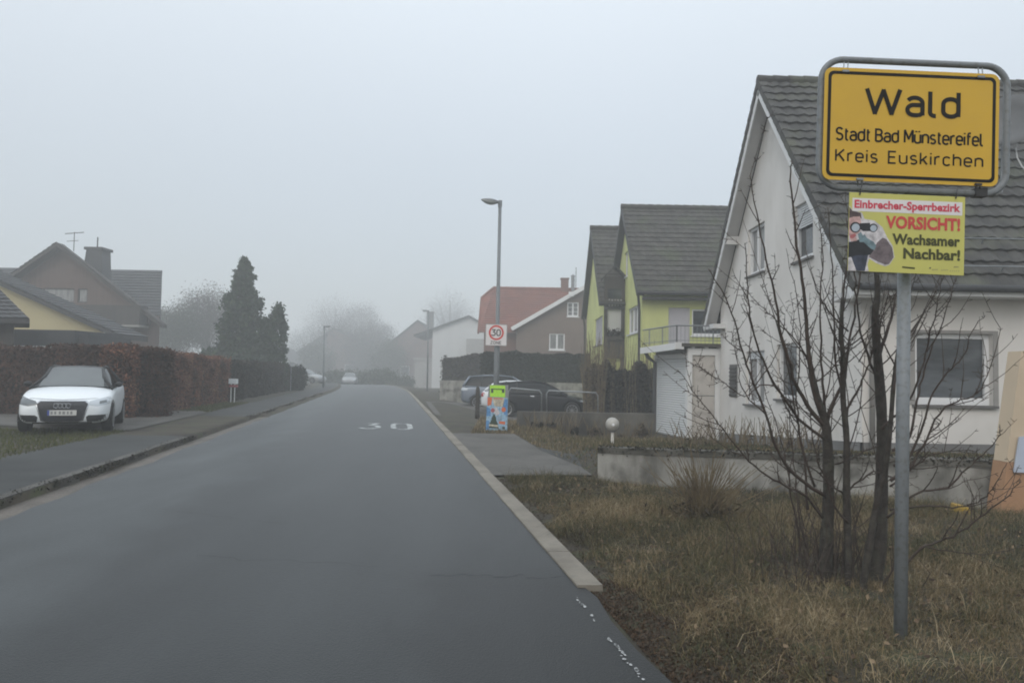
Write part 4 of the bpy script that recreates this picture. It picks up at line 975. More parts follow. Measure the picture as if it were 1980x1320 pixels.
b.face([(-1.75, 66, RZ), (-2.7, 64.7, 8.05), (-2.7, 67.3, 8.05)]); b.face([(-2.65, 60, 4.75), (-2.7, 64.7, 8.05), (-1.75, 66, RZ)])
r2 = b.build('side_roof', 'tile_red', rh)
b = MB(); b.face([(-2.3, 60.5, -.5), (-2.3, 71.5, -.5), (-2.3, 71.5, 5), (-2.3, 67.3, 8), (-2.3, 64.7, 8), (-2.3, 60.5, 5)]); b.face([(-2.3, 60.5, -.5), (7.4, 60.5, -.5), (7.4, 60.5, 5), (-2.3, 60.5, 5)]); b.build('side_wall', 'brick_red', rh)
b = MB(); b.tube([(-2.75, 60, 4.7), (-2.75, 64.7, 8.0)], .09, 6); b.tube([(-2.75, 64.7, 8.05), (-1.75, 66, 9.1)], .1, 6); ridgecaps(b, (-1.75, 66, RZ+.03), (7.5, 66, RZ+.03), .14, .5); b.build('ridge_tiles', 'tile_red', r2)
b = MB(); b.box((4.3, 65.6, 8.4), (4.95, 66.3, 9.95)); b.box((4.24, 65.54, 9.95), (5.01, 66.36, 10.05)); ch = b.build('chimney', 'brick_red', r2)
b = MB(); b.lathe([(.16, 8.6), (.16, 10.2), (.22, 10.25), (.05, 10.4)], (5.35, 65.8, 0), 10); b.build('flue', 'galvanized', r2)
b = MB(); b.tube([(5.6, 65.6, 8.5), (5.6, 65.6, 11.0)], .03, 6); b.build('antenna', 'dark_metal', r2)

# ------------------------------------------------------------------ hazy houses farther along the right side
def simple_house(name_loc, label, wallm, roofm, Yf, xl_, xr_, zb, ze, ax, az, depth, ov=.5, eL=None, eR=None, wins=(), chim=None, group=None, glass='window_glass', k=1.0):
    if k != 1.0:                                   # a bigger house standing farther off
        zk = lambda z: EYE + (z-EYE)*k
        Yf *= k; xl_ *= k; xr_ *= k; zb = -3; ze = zk(ze); ax *= k; az = zk(az); depth *= k; name_loc = (name_loc[0]*k, name_loc[1]*k, -1.28)
        eL = eL and (eL[0]*k, zk(eL[1])); eR = eR and (eR[0]*k, zk(eR[1])); wins = [(a*k, zk(b_), c*k, zk(d)) for a, b_, c, d in wins]
        if chim: chim = (chim[0]*k, chim[1]*k, chim[2]*k, zk(chim[3]), zk(chim[4]))
    t = thing('house', name_loc, label, 'house', group)
    eL = eL or (xl_-ov, ze); eR = eR or (xr_+ov, ze)
    zl = eL[1] + (az-eL[1])*(xl_-eL[0])/(ax-eL[0]) - .25; zr = eR[1] + (az-eR[1])*(eR[0]-xr_)/(eR[0]-ax) - .25
    b = MB(); holed(b, [(xl_, zb), (xr_, zb), (xr_, zr), (ax, az-.3), (xl_, zl)], list(wins), (0, Yf, 0), UX, UZ, -UY)
    for x, z in ((xl_, zl), (xr_, zr)): b.face([(x, Yf, zb), (x, Yf+depth, zb), (x, Yf+depth, z), (x, Yf, z)])
    b.build('wall', wallm, t)
    for w_ in wins: window(t, w_, (0, Yf, 0), UX, UZ, -UY, fw=.09, glass=glass, sillm='frame_white')
    b = MB(); yo = Yf-ov
    for e in (eL, eR):
        tiles(b, (e[0], yo, e[1]), (e[0], Yf+depth, e[1]), (ax, Yf+depth, az), (ax, yo, az), row=.4, col=None, lift=.05)
    r = b.build('roof', roofm, t)
    b = MB()
    for e in (eL, eR): slab(b, [(e[0], yo, e[1]-.03), (e[0], Yf+depth, e[1]-.03), (ax, Yf+depth, az-.03), (ax, yo, az-.03)], .22)
    b.build('verge_boards', 'verge_dark', r)
    if chim:
        x, y, w_, z0, z1 = chim; b = MB(); b.box((x-w_/2, y, z0), (x+w_/2, y+w_, z1)); b.box((x-w_/2-.08, y-.08, z1), (x+w_/2+.08, y+w_+.08, z1+.12)); b.build('chimney', 'wood_dark', r)
    return t
t = simple_house((-9.8, 92, -.3), 'pale fog-veiled house with a dark low gable behind the second lamp', 'render_pale', 'tile_dark', 92, -9.9, -1.5, -1, 6.0, -5.4, 8.55, 12, eL=(-12.2, 6.0), eR=(-.6, 5.9), k=1.25)
b = MB(); b.box((-7.0, 113.3, 4.0), (-4.25, 115, 6.6)); b.build('balcony', 'reveal_grey', t)
b = MB(); b.box((-15.4, 116, 3.2), (-12.4, 121, 3.6)); b.box((-15.2, 116.2, -2), (-12.5, 120.8, 3.2)); b.build('side_annex', 'reveal_grey', t)
t = simple_house((-14, 108, -1.2), 'brown house with a dark pitched roof and chimney, hazy at the end of the road', 'brick_brown', 'tile_dark', 108, -18.6, -8.6, -2, 4, -13.8, 9.0, 12, eL=(-20.6, 3.3), eR=(-7.6, 4.2), wins=[(-16.2, .8, -14.9, 2.2)], chim=(-12.4, 111, 1.0, 6, 10.4), k=1.35)
t = simple_house((-24.5, 122, -1.2), 'dull pink-brown house fading into fog beyond the left lamp', 'brick_brown', 'tile_dark', 122, -30.5, -22.5, -2, 4, -29.5, 8.4, 10, eL=(-38.5, 2.2), eR=(-21.8, 4.6), wins=[(-27.5, 1.0, -26, 2.4)], k=1.35)
t = simple_house((-38, 118, -1.2), 'low grey house barely visible in the fog far down the left side', 'render_pale', 'tile_dark', 118, -41.5, -34.2, -2, 1.5, -37.5, 4.9, 9, k=1.3)

# ------------------------------------------------------------------ left side: dark brown gabled house
lh = thing('house', (-30.5, 50, .1), 'brown gabled house with window band, balcony and tapered slate chimney behind the red hedge', 'house')
yl = 50.0; GX, GZ = -30.6, 9.75; s_ = .74
b = MB(); hw = [(-31.9, 5.75, -29.75, 6.72), (-29.5, 5.75, -28.85, 6.72)]
holed(b, [(-36.5, 0), (-24.6, 0), (-24.6, GZ-s_*6-.3), (GX, GZ-.3), (-36.5, GZ-s_*5.9-.3)], hw, (0, yl, 0), UX, UZ, -UY)
b.face([(-24.3, 50.9, 0), (-28.9, 60, 0), (-28.9, 60, 4.6), (-26.5, 55.4, 8.6), (-24.3, 50.9, 4.7)]); b.face([(-24.6, yl, 0), (-24.3, 50.9, 0), (-24.3, 50.9, 5), (-24.6, yl, 5)]); b.build('wall', 'cladding_brown', lh)
for k in hw: window(lh, k, (0, yl, 0), UX, UZ, -UY, glass='curtain_glass', sill=False, frame='wood_dark')
b = MB()
for s, L_ in ((-1, 6.8), (1, 7.2)): tiles(b, (GX+s*L_, yl-.8, GZ-s_*L_), (GX+s*L_-4.3, 56.2, GZ-s_*L_), (GX-4.3, 56.2, GZ), (GX, yl-.8, GZ), row=.36, col=None, lift=.05)
tiles(b, (-45, 50.6, 4.6), (-24.1, 50.6, 4.6), (-26.4, 55.4, 8.75), (-45, 55.4, 8.75), row=.36, col=None, lift=.05)
tiles(b, (-45, 60.2, 4.6), (-28.9, 60.2, 4.6), (-26.4, 55.4, 8.75), (-45, 55.4, 8.75), row=.36, col=None, lift=.05)
r = b.build('roof', 'tile_dark', lh)
b = MB()
for s, L_ in ((-1, 6.8), (1, 7.2)): slab(b, [(GX+s*L_, yl-.8, GZ-s_*L_-.04), (GX+s*L_, yl, GZ-s_*L_-.04), (GX, yl, GZ-.04), (GX, yl-.8, GZ-.04)], .25)
b.build('verge_boards', 'wood_dark', r)
b = MB(); cx = -29.15; q = [(cx-.78, 7.0), (cx+.72, 7.0), (cx+.56, 9.55), (cx-.48, 9.55)]; b.prism(q, (0, 51.0, 0), UX, UZ, UY*1.2); b.box((cx-.6, 50.9, 9.55), (cx+.68, 52.3, 9.73)); b.tube([(cx, 51.5, 9.7), (cx, 51.5, 10.5)], .05, 6); b.build('chimney', 'tile_dark', r)
b = MB(); b.box((-31.4, 48.9, 4.25), (-24.7, 50, 5.55)); bal = b.build('balcony', 'wood_dark', lh)
b = MB(); b.box((-27.6, 48.7, 4.12), (-24.6, 50, 4.25)); b.build('balcony_edge', 'reveal_grey', bal)
ax = W(112, 455, 52)
b = MB(); b.tube([(GX+.1, 51, 9.4), (GX+.1, 51, 10.75)], .03, 6); b.tube([(GX-.55, 51, 10.62), (GX+.75, 51, 10.74)], .03, 6); b.tube([(GX-.4, 51, 10.1), (GX+.4, 51, 10.16)], .02, 6); b.build('antenna', 'dark_metal', r)
# cream house with low pitched gable in front of it
ch_ = simple_house((-22, 38, .1), 'cream rendered house with a shallow dark verge in front of the brown gabled house', 'render_cream', 'tile_dark', 38, -36, -21.1, 0, 2.6, -29.5, 7.2, 2.4, ov=.5, eL=(-38, 3.6), eR=(-19.9, 3.12))
# flat-roofed carport and the dark hipped roof at the left edge
cp = thing('carport', (-17.4, 29.5, .1), 'flat dark-roofed carport peeping over the left hedge', 'carport')
b = MB(); b.box((-27, 29.3, 2.28), (-17.35, 33, 2.92)); b.box((-17.349, 29.6, 2.28), (-17.0, 33, 2.75)); b.build('roof', 'tile_dark', cp)
b = MB(); b.box((-27, 29.26, 2.19), (-17.8, 29.5, 2.275)); b.build('trim', 'render_pale', cp)
b = MB()
for x in (-17.6, -20, -23): b.box((x, 29.6, .1), (x+.12, 29.72, 2.3))
b.build('post', 'wood_dark', cp)
hb = thing('shed', (-18, 26, .1), 'dark hipped-roof outbuilding at the left picture edge above the hedge', 'shed')
b = MB(); e = [(-16.75, 25.6, 3.12), (-18.75, 28.6, 3.12), (-28, 28.6, 3.12), (-28, 25.6, 3.12)]
tiles(b, e[3], e[0], (-18.9, 27.1, 4.3), (-28, 27.1, 4.25), row=.3, col=.3, lift=.04); tiles(b, e[1], e[2], (-28, 27.1, 4.25), (-18.9, 27.1, 4.3), row=.3, col=None, lift=.04)
b.face([e[0], e[1], (-18.9, 27.1, 4.3)]); r = b.build('roof', 'tile_dark', hb)
b = MB(); slab(b, [(-28, 25.55, 3.11), (-16.7, 25.55, 3.11), (-18.72, 28.65, 3.11), (-28, 28.65, 3.11)], .16); b.build('eaves', 'verge_dark', r)
b = MB(); slab(b, [(-28, 26.1, 2.94), (-17.6, 26.1, 2.94), (-19.0, 28.2, 2.94), (-28, 28.2, 2.94)], 2.94); b.build('wall', 'wood_dark', hb)

# ------------------------------------------------------------------ garden walls
def wall_prism(name, pts, th, m, label, capm=None, cap=.0):
    """upright wall following pts [(x, y, z0, z1)]"""
    t = thing(name, pts[0][:3], label, 'wall')
    b = MB(); b2 = MB()
    for (a, c) in zip(pts[:-1], pts[1:]):
        d = Vector((c[0]-a[0], c[1]-a[1], 0)).normalized(); nn = Vector((-d.y, d.x, 0))*th
        for B_, lo, hi, ex in ((b, lambda q: q[2], lambda q: q[3]-cap, 0), (b2, lambda q: q[3]-cap+.001, lambda q: q[3], .012)):
            if B_ is b2 and not cap: continue
            e = nn.normalized()*ex
            v = [Vector((a[0], a[1], lo(a)))-e, Vector((c[0], c[1], lo(c)))-e, Vector((c[0], c[1], lo(c)))+nn+e, Vector((a[0], a[1], lo(a)))+nn+e,
                 Vector((a[0], a[1], hi(a)))-e, Vector((c[0], c[1], hi(c)))-e, Vector((c[0], c[1], hi(c)))+nn+e, Vector((a[0], a[1], hi(a)))+nn+e]
            B_.add(v, [(3,2,1,0),(4,5,6,7),(0,1,5,4),(1,2,6,5),(2,3,7,6),(3,0,4,7)])
    w = b.build('wall_body', m, t)
    if cap: b2.build('coping', capm, t)
    return t
gw = wall_prism('garden_wall', [(1.26, 10.68, -.2, .50), (5.80, 8.83, -.2, .60)], .2, 'wall_concrete', 'stained pale concrete retaining wall below the white house', 'wall_moss', .085)
n = 1100; f = RNG.random(n); dx, dy = 4.54, -1.85; cl_ = np.clip(.5+.5*np.sin(f*37)+.5*np.sin(f*91), .05, 1); q = np.abs(RNG.normal(0, .05, n))*np.sign(RNG.random(n)-.4)
z = .50 + .10*f + np.where(q < 0, -np.abs(RNG.normal(0, .06, n))*cl_, RNG.uniform(-.005, .03, n)); off = np.where(q < 0, -.018, q*1.5)
leaves('moss', np.stack([1.26+dx*f + .377*off, 10.68+dy*f + .926*off, z], 1), RNG.uniform(.012, .035, n), RNG.random(n)*.7, 'hedge_brown', gw, np.tile([-.2, -.7, .6], (n, 1)), 1.5, .7)
wall_prism('garden_wall', [(W(1000, 800, 21.3).x, 21.6, -.6, .42), (W(1268, 800, 21.3).x, 21.3, -.6, .44)], .22, 'low_concrete', 'low dark concrete wall under the tube railing')
wall_prism('garden_wall', [(-3.95, 41, -.5, 1.05), (4.3, 41, -.5, 1.02)], .25, 'wall_concrete', 'pale concrete wall carrying the dark hedge behind the parked cars')
# tube railing on the low wall
rl = thing('railing', (1.0, 21.7, .42), 'thin galvanized tube railing in front of the black car', 'railing')
zt = lambda px, py: W(px, py, 21.72)
def rail(p0, p1, q, name='rail'):
    A = zt(*p0); B = zt(*p1); b = MB()
    if q: b.tube([zt(p0[0], 798), zt(p0[0], p0[1]+6), zt(p0[0]+4, p0[1]), zt(p1[0]-4, p1[1]), zt(p1[0], p1[1]+6), zt(p1[0], 800)], .022, 8)
    b.build(name, 'galvanized', rl, smooth=True)
rail((984, 750), (1047, 755), True); rail((1057, 755), (1156, 759), True)
# orange and pale blue patch, partly a reflection, given solid shape as a wall end
ow = thing('garden_wall', (6.4, 8.7, -.05), 'ochre orange and pale blue patch at the right edge, partly a reflection, built as a wall end', 'wall')
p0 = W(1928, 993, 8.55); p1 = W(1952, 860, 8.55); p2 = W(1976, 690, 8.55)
b = MB(); b.prism([(p0.x, -.2), (8.2, -.2), (8.2, .62), (p1.x-.03, .62)], (0, 8.55, 0), UX, UZ, UY*.25); b.build('lower_patch', 'orange_patch', ow)
b = MB(); b.prism([(p1.x-.03, .623), (8.2, .623), (8.2, 1.9), (p2.x, 1.9)], (0, 8.56, 0), UX, UZ, UY*.23); b.build('upper_panel', 'beige_patch', ow)
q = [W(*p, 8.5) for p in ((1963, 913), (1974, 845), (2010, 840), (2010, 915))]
b = MB(); b.prism([(v.x, v.z) for v in q], (0, 8.52, 0), UX, UZ, UY*.02); b.build('blue_patch', 'pale_blue', ow)
yb = Vector((5.1, 8.4, 0)); b = MB()
b.add([(5.0, 8.3, -.05), (5.2, 8.36, -.05), (5.2, 8.52, -.05), (5.0, 8.5, -.05), (5.02, 8.33, .15), (5.18, 8.38, .12), (5.18, 8.5, .13), (5.02, 8.48, .17)], [(3,2,1,0),(4,5,6,7),(0,1,5,4),(1,2,6,5),(2,3,7,6),(3,0,4,7)])
tag(b.build('plastic_crate', 'yellow_plastic', bevel=.015), 'small faded yellow plastic crate lying in the grass before the wall', 'crate')
# ================================================================== CARS
from mathutils.bvhtree import BVHTree
def bake(o):
    dg = bpy.context.evaluated_depsgraph_get(); dg.update()
    me = bpy.data.meshes.new_from_object(o.evaluated_get(dg), depsgraph=dg)
    old = o.data; o.modifiers.clear(); o.data = me; me.name = o.name
    if old.users == 0: bpy.data.meshes.remove(old)
    return o
def loft(sections):
    b = MB(); m = len(sections[0])
    for s in sections: b.v += s
    for i in range(len(sections)-1):
        for k in range(m): b.f.append((i*m+k, i*m+(k+1) % m, (i+1)*m+(k+1) % m, (i+1)*m+k))
    b.f.append(tuple(range(m))[::-1]); b.f.append(tuple((len(sections)-1)*m + k for k in range(m)))
    return b
def make_car(loc, rz, label, paint, st, gh, axles, wr, roofm=None, wheel_w=.2, track=.0, front=None, rear=None, group=None, spokes=10, side='car_glass'):
    """st: body stations (y, half width, underside z, shoulder z, top z); gh: greenhouse stations (y, half width low, z low, half width top, z top)"""
    t = thing('parked_car', loc, label, 'car', group, rz)
    secs = []
    for (y, w, zb, zs, zt) in st:
        h = [(w*.55, zb), (w*.93, zb+.02), (w*.995, zb+.16), (w*1.01, (zb+zs)/2+.05), (w*.985, zs-.03), (w*.93, zs+.03), (w*.6, zt), ]
        secs.append([(x, y, z) for x, z in h] + [(0, y, zt+.012)] + [(-x, y, z) for x, z in h[::-1]] + [(0, y, zb)])
    body = loft(secs).build('body', paint, t, smooth=True, local=True)
    sm_ = body.modifiers.new('s', 'SUBSURF'); sm_.levels = sm_.render_levels = 2
    cuts = []
    for ya in axles:
        for s in (-1, 1):
            c = MB(); c.lathe([(wr*1.14, -.24), (wr*1.14, .3)], (s*(st[4][1]+.02), ya, wr), 28, 0); co = c.build('cut', paint, None)
            md = body.modifiers.new('b', 'BOOLEAN'); md.object = co; md.operation = 'DIFFERENCE'; md.solver = 'EXACT'; cuts.append((co, s))
            co.parent = t
    bpy.context.view_layer.update(); bake(body)
    for co, s in cuts:
        me = co.data; bpy.data.objects.remove(co); bpy.data.meshes.remove(me)
    bm = bmesh.new(); bm.from_mesh(body.data); bv = BVHTree.FromBMesh(bm); bm.free()
    body.data.polygons.foreach_set('use_smooth', [True]*len(body.data.polygons))
    # greenhouse grid
    nk = None; P = []
    for (y, wl_, zl_, wt, zt) in gh:
        row = [Vector((wl_, y, zl_)), Vector((wl_*.62+wt*.38+.012, y, zl_+(zt-zl_)*.42)), Vector((wt+.01, y, zl_+(zt-zl_)*.88)), Vector((wt*.9, y, zt)), Vector((wt*.45, y, zt+.022)), Vector((0, y, zt+.03))]
        P.append(row + [Vector((-v.x, v.y, v.z)) for v in row[-2::-1]])
    m = len(P[0]); n = len(P)
    def patch(name, rows, cols, mtl, sub=2, off=0.0, inset=0.0):
        b = MB(); r = [P[i] for i in rows]; nc = len(cols)
        for row in r: b.v += [tuple(row[k]) for k in cols]
        for i in range(len(r)-1):
            for k in range(nc-1): b.f.append((i*nc+k, i*nc+k+1, (i+1)*nc+k+1, (i+1)*nc+k))
        o = b.build(name, mtl, t, smooth=True, local=True)
        md = o.modifiers.new('s', 'SUBSURF'); md.levels = md.render_levels = sub; md.boundary_smooth = 'PRESERVE_CORNERS'
        return o
    RC = list(range(3, m-3))
    patch('windscreen', [0, 1], RC, 'windscreen_glass'); patch('roof', range(1, n-1), RC, roofm or paint); patch('rear_window', [n-2, n-1], RC, 'car_glass')
    for s, cols in ((1, [0, 1, 2, 3]), (-1, list(range(m-4, m)))):
        patch('side_window', range(0, n), cols, side)
        b = MB(); c3 = cols[3] if s > 0 else cols[0]; c0 = cols[0] if s > 0 else cols[3]
        b.tube([P[0][c0] + Vector((0, 0, -.02)), P[0][c3].lerp(P[1][c3], .5), P[1][c3]] , .032, 7); b.tube([P[i][c3] for i in range(1, n-1)], .030, 7); b.tube([P[n-2][c3], P[n-2][c3].lerp(P[n-1][c0], .5), P[n-1][c0]], .055, 7)
        b.tube([P[i][c0] for i in range(n)], .018, 6); b.build('window_frame', roofm or paint, t, smooth=True, local=True)
        b = MB(); i0 = n//2
        mid = cols[1] if s > 0 else cols[2]
        b.tube([P[i0][c0], P[i0][mid] + Vector((s*.004, 0, 0)), P[i0][c3]], .028, 6); b.build('centre_pillar', 'car_trim', t, local=True)
        ym = gh[0][0] + .34; xm = gh[0][1]
        b = MB(); b.ico((0, 0, 0), 1, 2, (.085, .06, .062)); b.v = [(v[0]+s*(xm+.10), v[1]+ym, v[2]+gh[0][2]+.07) for v in b.v]; b.beam((s*(xm-.02), ym, gh[0][2]+.02), (s*(xm+.06), ym, gh[0][2]+.05), .05, .04)
        b.build('mirror', 'car_trim', t, smooth=True, local=True)
    for ya in axles:
        for s in (-1, 1):
            xc = s*(st[4][1] - wheel_w*.52 + track)
            b = MB(); b.lathe([(wr*.66, -wheel_w/2), (wr*.93, -wheel_w/2), (wr, -wheel_w*.36), (wr, wheel_w*.36), (wr*.93, wheel_w/2), (wr*.66, wheel_w/2)], (xc, ya, wr), 26, 0)
            wh_ = b.build('wheel', 'tyre', t, smooth=False, local=True)
            b = MB(); xo = xc + s*wheel_w*.45
            for k in range(spokes):
                a = 2*math.pi*k/spokes
                b.beam((xo, ya, wr), (xo, ya + wr*.64*math.cos(a), wr + wr*.64*math.sin(a)), .02, .032, up=(1, 0, 0))
            b.lathe([(wr*.16, -.02), (wr*.16, .02)], (xo, ya, wr), 10, 0)
            o1 = len(b.v); nn = 26
            for r_, xx in ((wr*.70, s*.02), (wr*.60, s*.012), (wr*.60, -s*.05)):
                for k in range(nn): a = 2*math.pi*k/nn; b.v.append((xo+xx, ya+r_*math.cos(a), wr+r_*math.sin(a)))
            b.f += [(o1+i*nn+k, o1+i*nn+(k+1) % nn, o1+(i+1)*nn+(k+1) % nn, o1+(i+1)*nn+k) for i in range(2) for k in range(nn)]
            b.build('rim', 'rim', wh_, local=True)
    def project(name, poly, axis, sgn, mtl, off=.006, parent=None, cuts_=3):
        """lays a polygon on the body skin, seen along an axis ('y' front/rear, 'x' sides)"""
        bm = bmesh.new(); vs = [bm.verts.new((p[0], p[1], 0)) for p in poly]; f = bm.faces.new(vs)
        bmesh.ops.triangulate(bm, faces=bm.faces[:])
        for _ in range(cuts_): 
            ed = [e for e in bm.edges if e.calc_length() > .05]
            if ed: bmesh.ops.subdivide_edges(bm, edges=ed, cuts=1); bmesh.ops.triangulate(bm, faces=bm.faces[:])
        b = MB(); ok = True
        for v in bm.verts:
            if axis == 'y': o_ = Vector((v.co.x, sgn*5, v.co.y)); d = Vector((0, -sgn, 0))
            else: o_ = Vector((sgn*5, v.co.x, v.co.y)); d = Vector((-sgn, 0, 0))
            h = bv.ray_cast(o_, d)[0]
            if h is None: h = o_ + d*(5 - (abs(st[0][0]) if axis == 'y' else st[4][1]))
            b.v.append(tuple(h - d*off))
        bm.verts.index_update(); b.f = [tuple(v.index for v in f.verts) for f in bm.faces]; bm.free()
        return b.build(name, mtl, parent or t, smooth=True, local=True)
    t_project = project
    return t, project
HATCH = [(-1.975, .56, .30, .50, .58), (-1.91, .72, .20, .58, .70), (-1.72, .82, .19, .69, .80), (-1.25, .865, .19, .80, .90), (-.75, .87, .18, .87, .965), (-.2, .87, .18, .90, .975), (.6, .87, .18, .93, .99), (1.4, .865, .2, .95, 1.0), (1.8, .83, .25, .93, .98), (1.96, .74, .33, .82, .90)]
HGH = [(-.82, .79, .93, .70, .95), (-.10, .80, .93, .58, 1.355), (.35, .80, .94, .585, 1.395), (.95, .79, .95, .57, 1.385), (1.42, .78, .97, .53, 1.32), (1.85, .75, .98, .60, 1.0)]
def scaled(st, ky, kx, kz): return [(a*ky, w*kx, *[q*kz for q in r]) for (a, w, *r) in st]
def scaledg(gh, ky, kx, kz): return [(y*ky, a*kx, z*kz, c*kx, d*kz) for (y, a, z, c, d) in gh]

# ---- white hatchback on the left driveway
fl = G(120, 832, .12); 
cz = .12
cpos = Vector((-10.02, 17.12, cz))
car, prj = make_car(cpos, rad(23), 'white hatchback with a dark roof parked on the left drive before the red hedge', 'car_white', HATCH, HGH, (-1.22, 1.25), .315, roofm='car_trim')
gp = [(-.40, .675), (.40, .675), (.46, .62), (.36, .29), (.27, .265), (-.27, .265), (-.36, .29), (-.46, .62)]
prj('grille_surround', [(x*1.06, .47+(z-.47)*1.09) for x, z in gp], 'y', -1, 'chrome', .006); gr_ = prj('grille', gp, 'y', -1, 'car_mesh', .010)
pl2 = MB(); yp = -1.975-.025
pl2.box((-.26, yp, .385), (.26, yp+.012, .495)); plate_ = pl2.build('number_plate', 'plate_white', car, local=True)
b = MB(); b.box((-.26, yp-.003, .387), (-.222, yp-.0005, .493)); b.build('plate_band', 'plate_blue', plate_, local=True)
b = MB()
for x, w in ((-.2, .05), (-.135, .045), (-.055, .05), (.01, .06), (.09, .04), (.15, .05)): b.box((x, yp-.003, .41), (x+w*.75, yp-.0005, .47))
b.build('plate_marks', 'sign_back', plate_, local=True)
b = MB()
for k in range(4):
    c = Vector((-.108 + .072*k, -1.975-.035 - .002*(k % 2), .585)); b.tube([c + Vector((.046*math.cos(a), 0, .046*math.sin(a))) for a in [2*math.pi*i/18 for i in range(18)]], .008, 6, closed=True)
b.build('ring_emblem', 'chrome', car, local=True)
for s in (-1, 1):
    hl = [(s*.44, .605), (s*.49, .68), (s*.79, .765), (s*.84, .75), (s*.825, .61), (s*.62, .575)]
    h_ = prj('headlight', hl, 'y', -1, 'lamp_dark' if s < 0 else 'lamp_lens', .008)
    prj('lamp_unit', [(s*.66, .62), (s*.66, .68), (s*.77, .70), (s*.79, .64)], 'y', -1, 'lamp_dark', .012, h_)
    prj('air_intake', [(s*.45, .25), (s*.43, .355), (s*.48, .39), (s*.80, .395), (s*.83, .26)], 'y', -1, 'car_trim', .008)
    for yy in (.18,): prj('door_handle', [(yy, .80), (yy+.16, .81), (yy+.16, .835), (yy, .825)], 'x', s, 'car_white', .022)
    prj('sill_trim', [(-.86, .19), (.9, .19), (.9, .25), (-.86, .245)], 'x', s, 'car_trim', .006)
prj('bonnet_gap', [(-.62, .735), (0, .705), (.62, .735), (.62, .728), (0, .698), (-.62, .728)], 'y', -1, 'car_trim', .004)
prj('lower_lip', [(-.70, .215), (.70, .215), (.68, .245), (-.68, .245)], 'y', -1, 'car_trim', .008)

# ---- black hatchback side-on behind the railing
bz = -.225
st_b = scaled(HATCH, 1.05, 1.0, .99); gh_b = scaledg(HGH, 1.05, 1.0, 1.02)
gh_b = [(-1.12, .79, .92, .70, .94), (-.30, .80, .935, .57, 1.36), (.2, .80, .95, .585, 1.425), (.9, .79, .97, .57, 1.40), (1.45, .78, .99, .53, 1.31), (1.95, .75, 1.0, .60, 1.02)]
c2, prj = make_car((1.12, 30.2, bz), rad(90), 'black hatchback parked side-on behind the thin tube railing', 'car_black', st_b, gh_b, (-1.30, 1.30), .32)
for s in (-1, 1):
    prj('headlight', [(s*.48, .62), (s*.52, .68), (s*.82, .74), (s*.82, .64)], 'y', -1, 'lamp_lens', .008); prj('tail_lamp', [(s*.55, .75), (s*.55, .9), (s*.80, .9), (s*.80, .75)], 'y', 1, 'tail_red', .008)
    prj('side_headlight', [(-1.93, .64), (-1.62, .72), (-1.66, .66), (-1.93, .60)], 'x', s, 'lamp_lens', .008); prj('door_handle', [(.2, .84), (.36, .845), (.36, .87), (.2, .865)], 'x', s, 'chrome', .02)
prj('rear_plate', [(-.26, .5), (.26, .5), (.26, .61), (-.26, .61)], 'y', 1, 'plate_white', .008)
# ---- white hatchback partly behind it
c3, prj = make_car((.73, 32.6, bz), rad(90), 'white hatchback mostly hidden behind the black car and the poster', 'car_white', st_b, HGH, (-1.28, 1.30), .31)
for s in (-1, 1): prj('tail_lamp', [(s*.55, .72), (s*.58, .92), (s*.80, .9), (s*.80, .72)], 'y', 1, 'tail_red', .008)
prj('rear_plate', [(-.26, .5), (.26, .5), (.26, .61), (-.26, .61)], 'y', 1, 'plate_white', .008)
# ---- blue-grey people carrier further back
st_c = scaled(HATCH, 1.1, 1.02, 1.10); gh_c = [(-1.25, .80, 1.02, .70, 1.05), (-.35, .82, 1.02, .60, 1.56), (.3, .82, 1.03, .62, 1.62), (1.1, .81, 1.05, .61, 1.60), (1.72, .80, 1.08, .57, 1.54), (2.02, .77, 1.08, .64, 1.12)]
c4, prj = make_car((-.30, 36.4, bz), rad(90), 'blue-grey people carrier parked farthest back, its rear towards the road', 'car_grey', st_c, gh_c, (-1.38, 1.32), .33)
for s in (-1, 1):
    prj('tail_lamp', [(s*.60, .88), (s*.62, 1.02), (s*.82, 1.02), (s*.82, .86)], 'y', 1, 'lamp_lens', .012); prj('tail_lamp_side', [(1.80, .88), (2.05, .88), (2.03, 1.0), (1.78, .98)], 'x', s, 'lamp_lens', .012)
b = MB(); b.tube([(0, 1.6, 1.58), (0, 1.72, 1.80)], .012, 5); b.build('antenna', 'car_trim', c4, local=True)
# ---- far cars in the fog
c5, prj = make_car((-19.6, 90, crest(90)), rad(8), 'pale silver oncoming car dim in the fog on the road', 'car_silver', HATCH, HGH, (-1.22, 1.25), .315)
for s in (-1, 1): prj('headlight', [(s*.45, .60), (s*.50, .67), (s*.82, .72), (s*.80, .62)], 'y', -1, 'lamp_lens', .01)
c6, prj = make_car((-21.0, 76, .08), rad(70), 'pale car parked beyond the hedge end, dim in the fog', 'car_silver', HATCH, HGH, (-1.22, 1.25), .315)
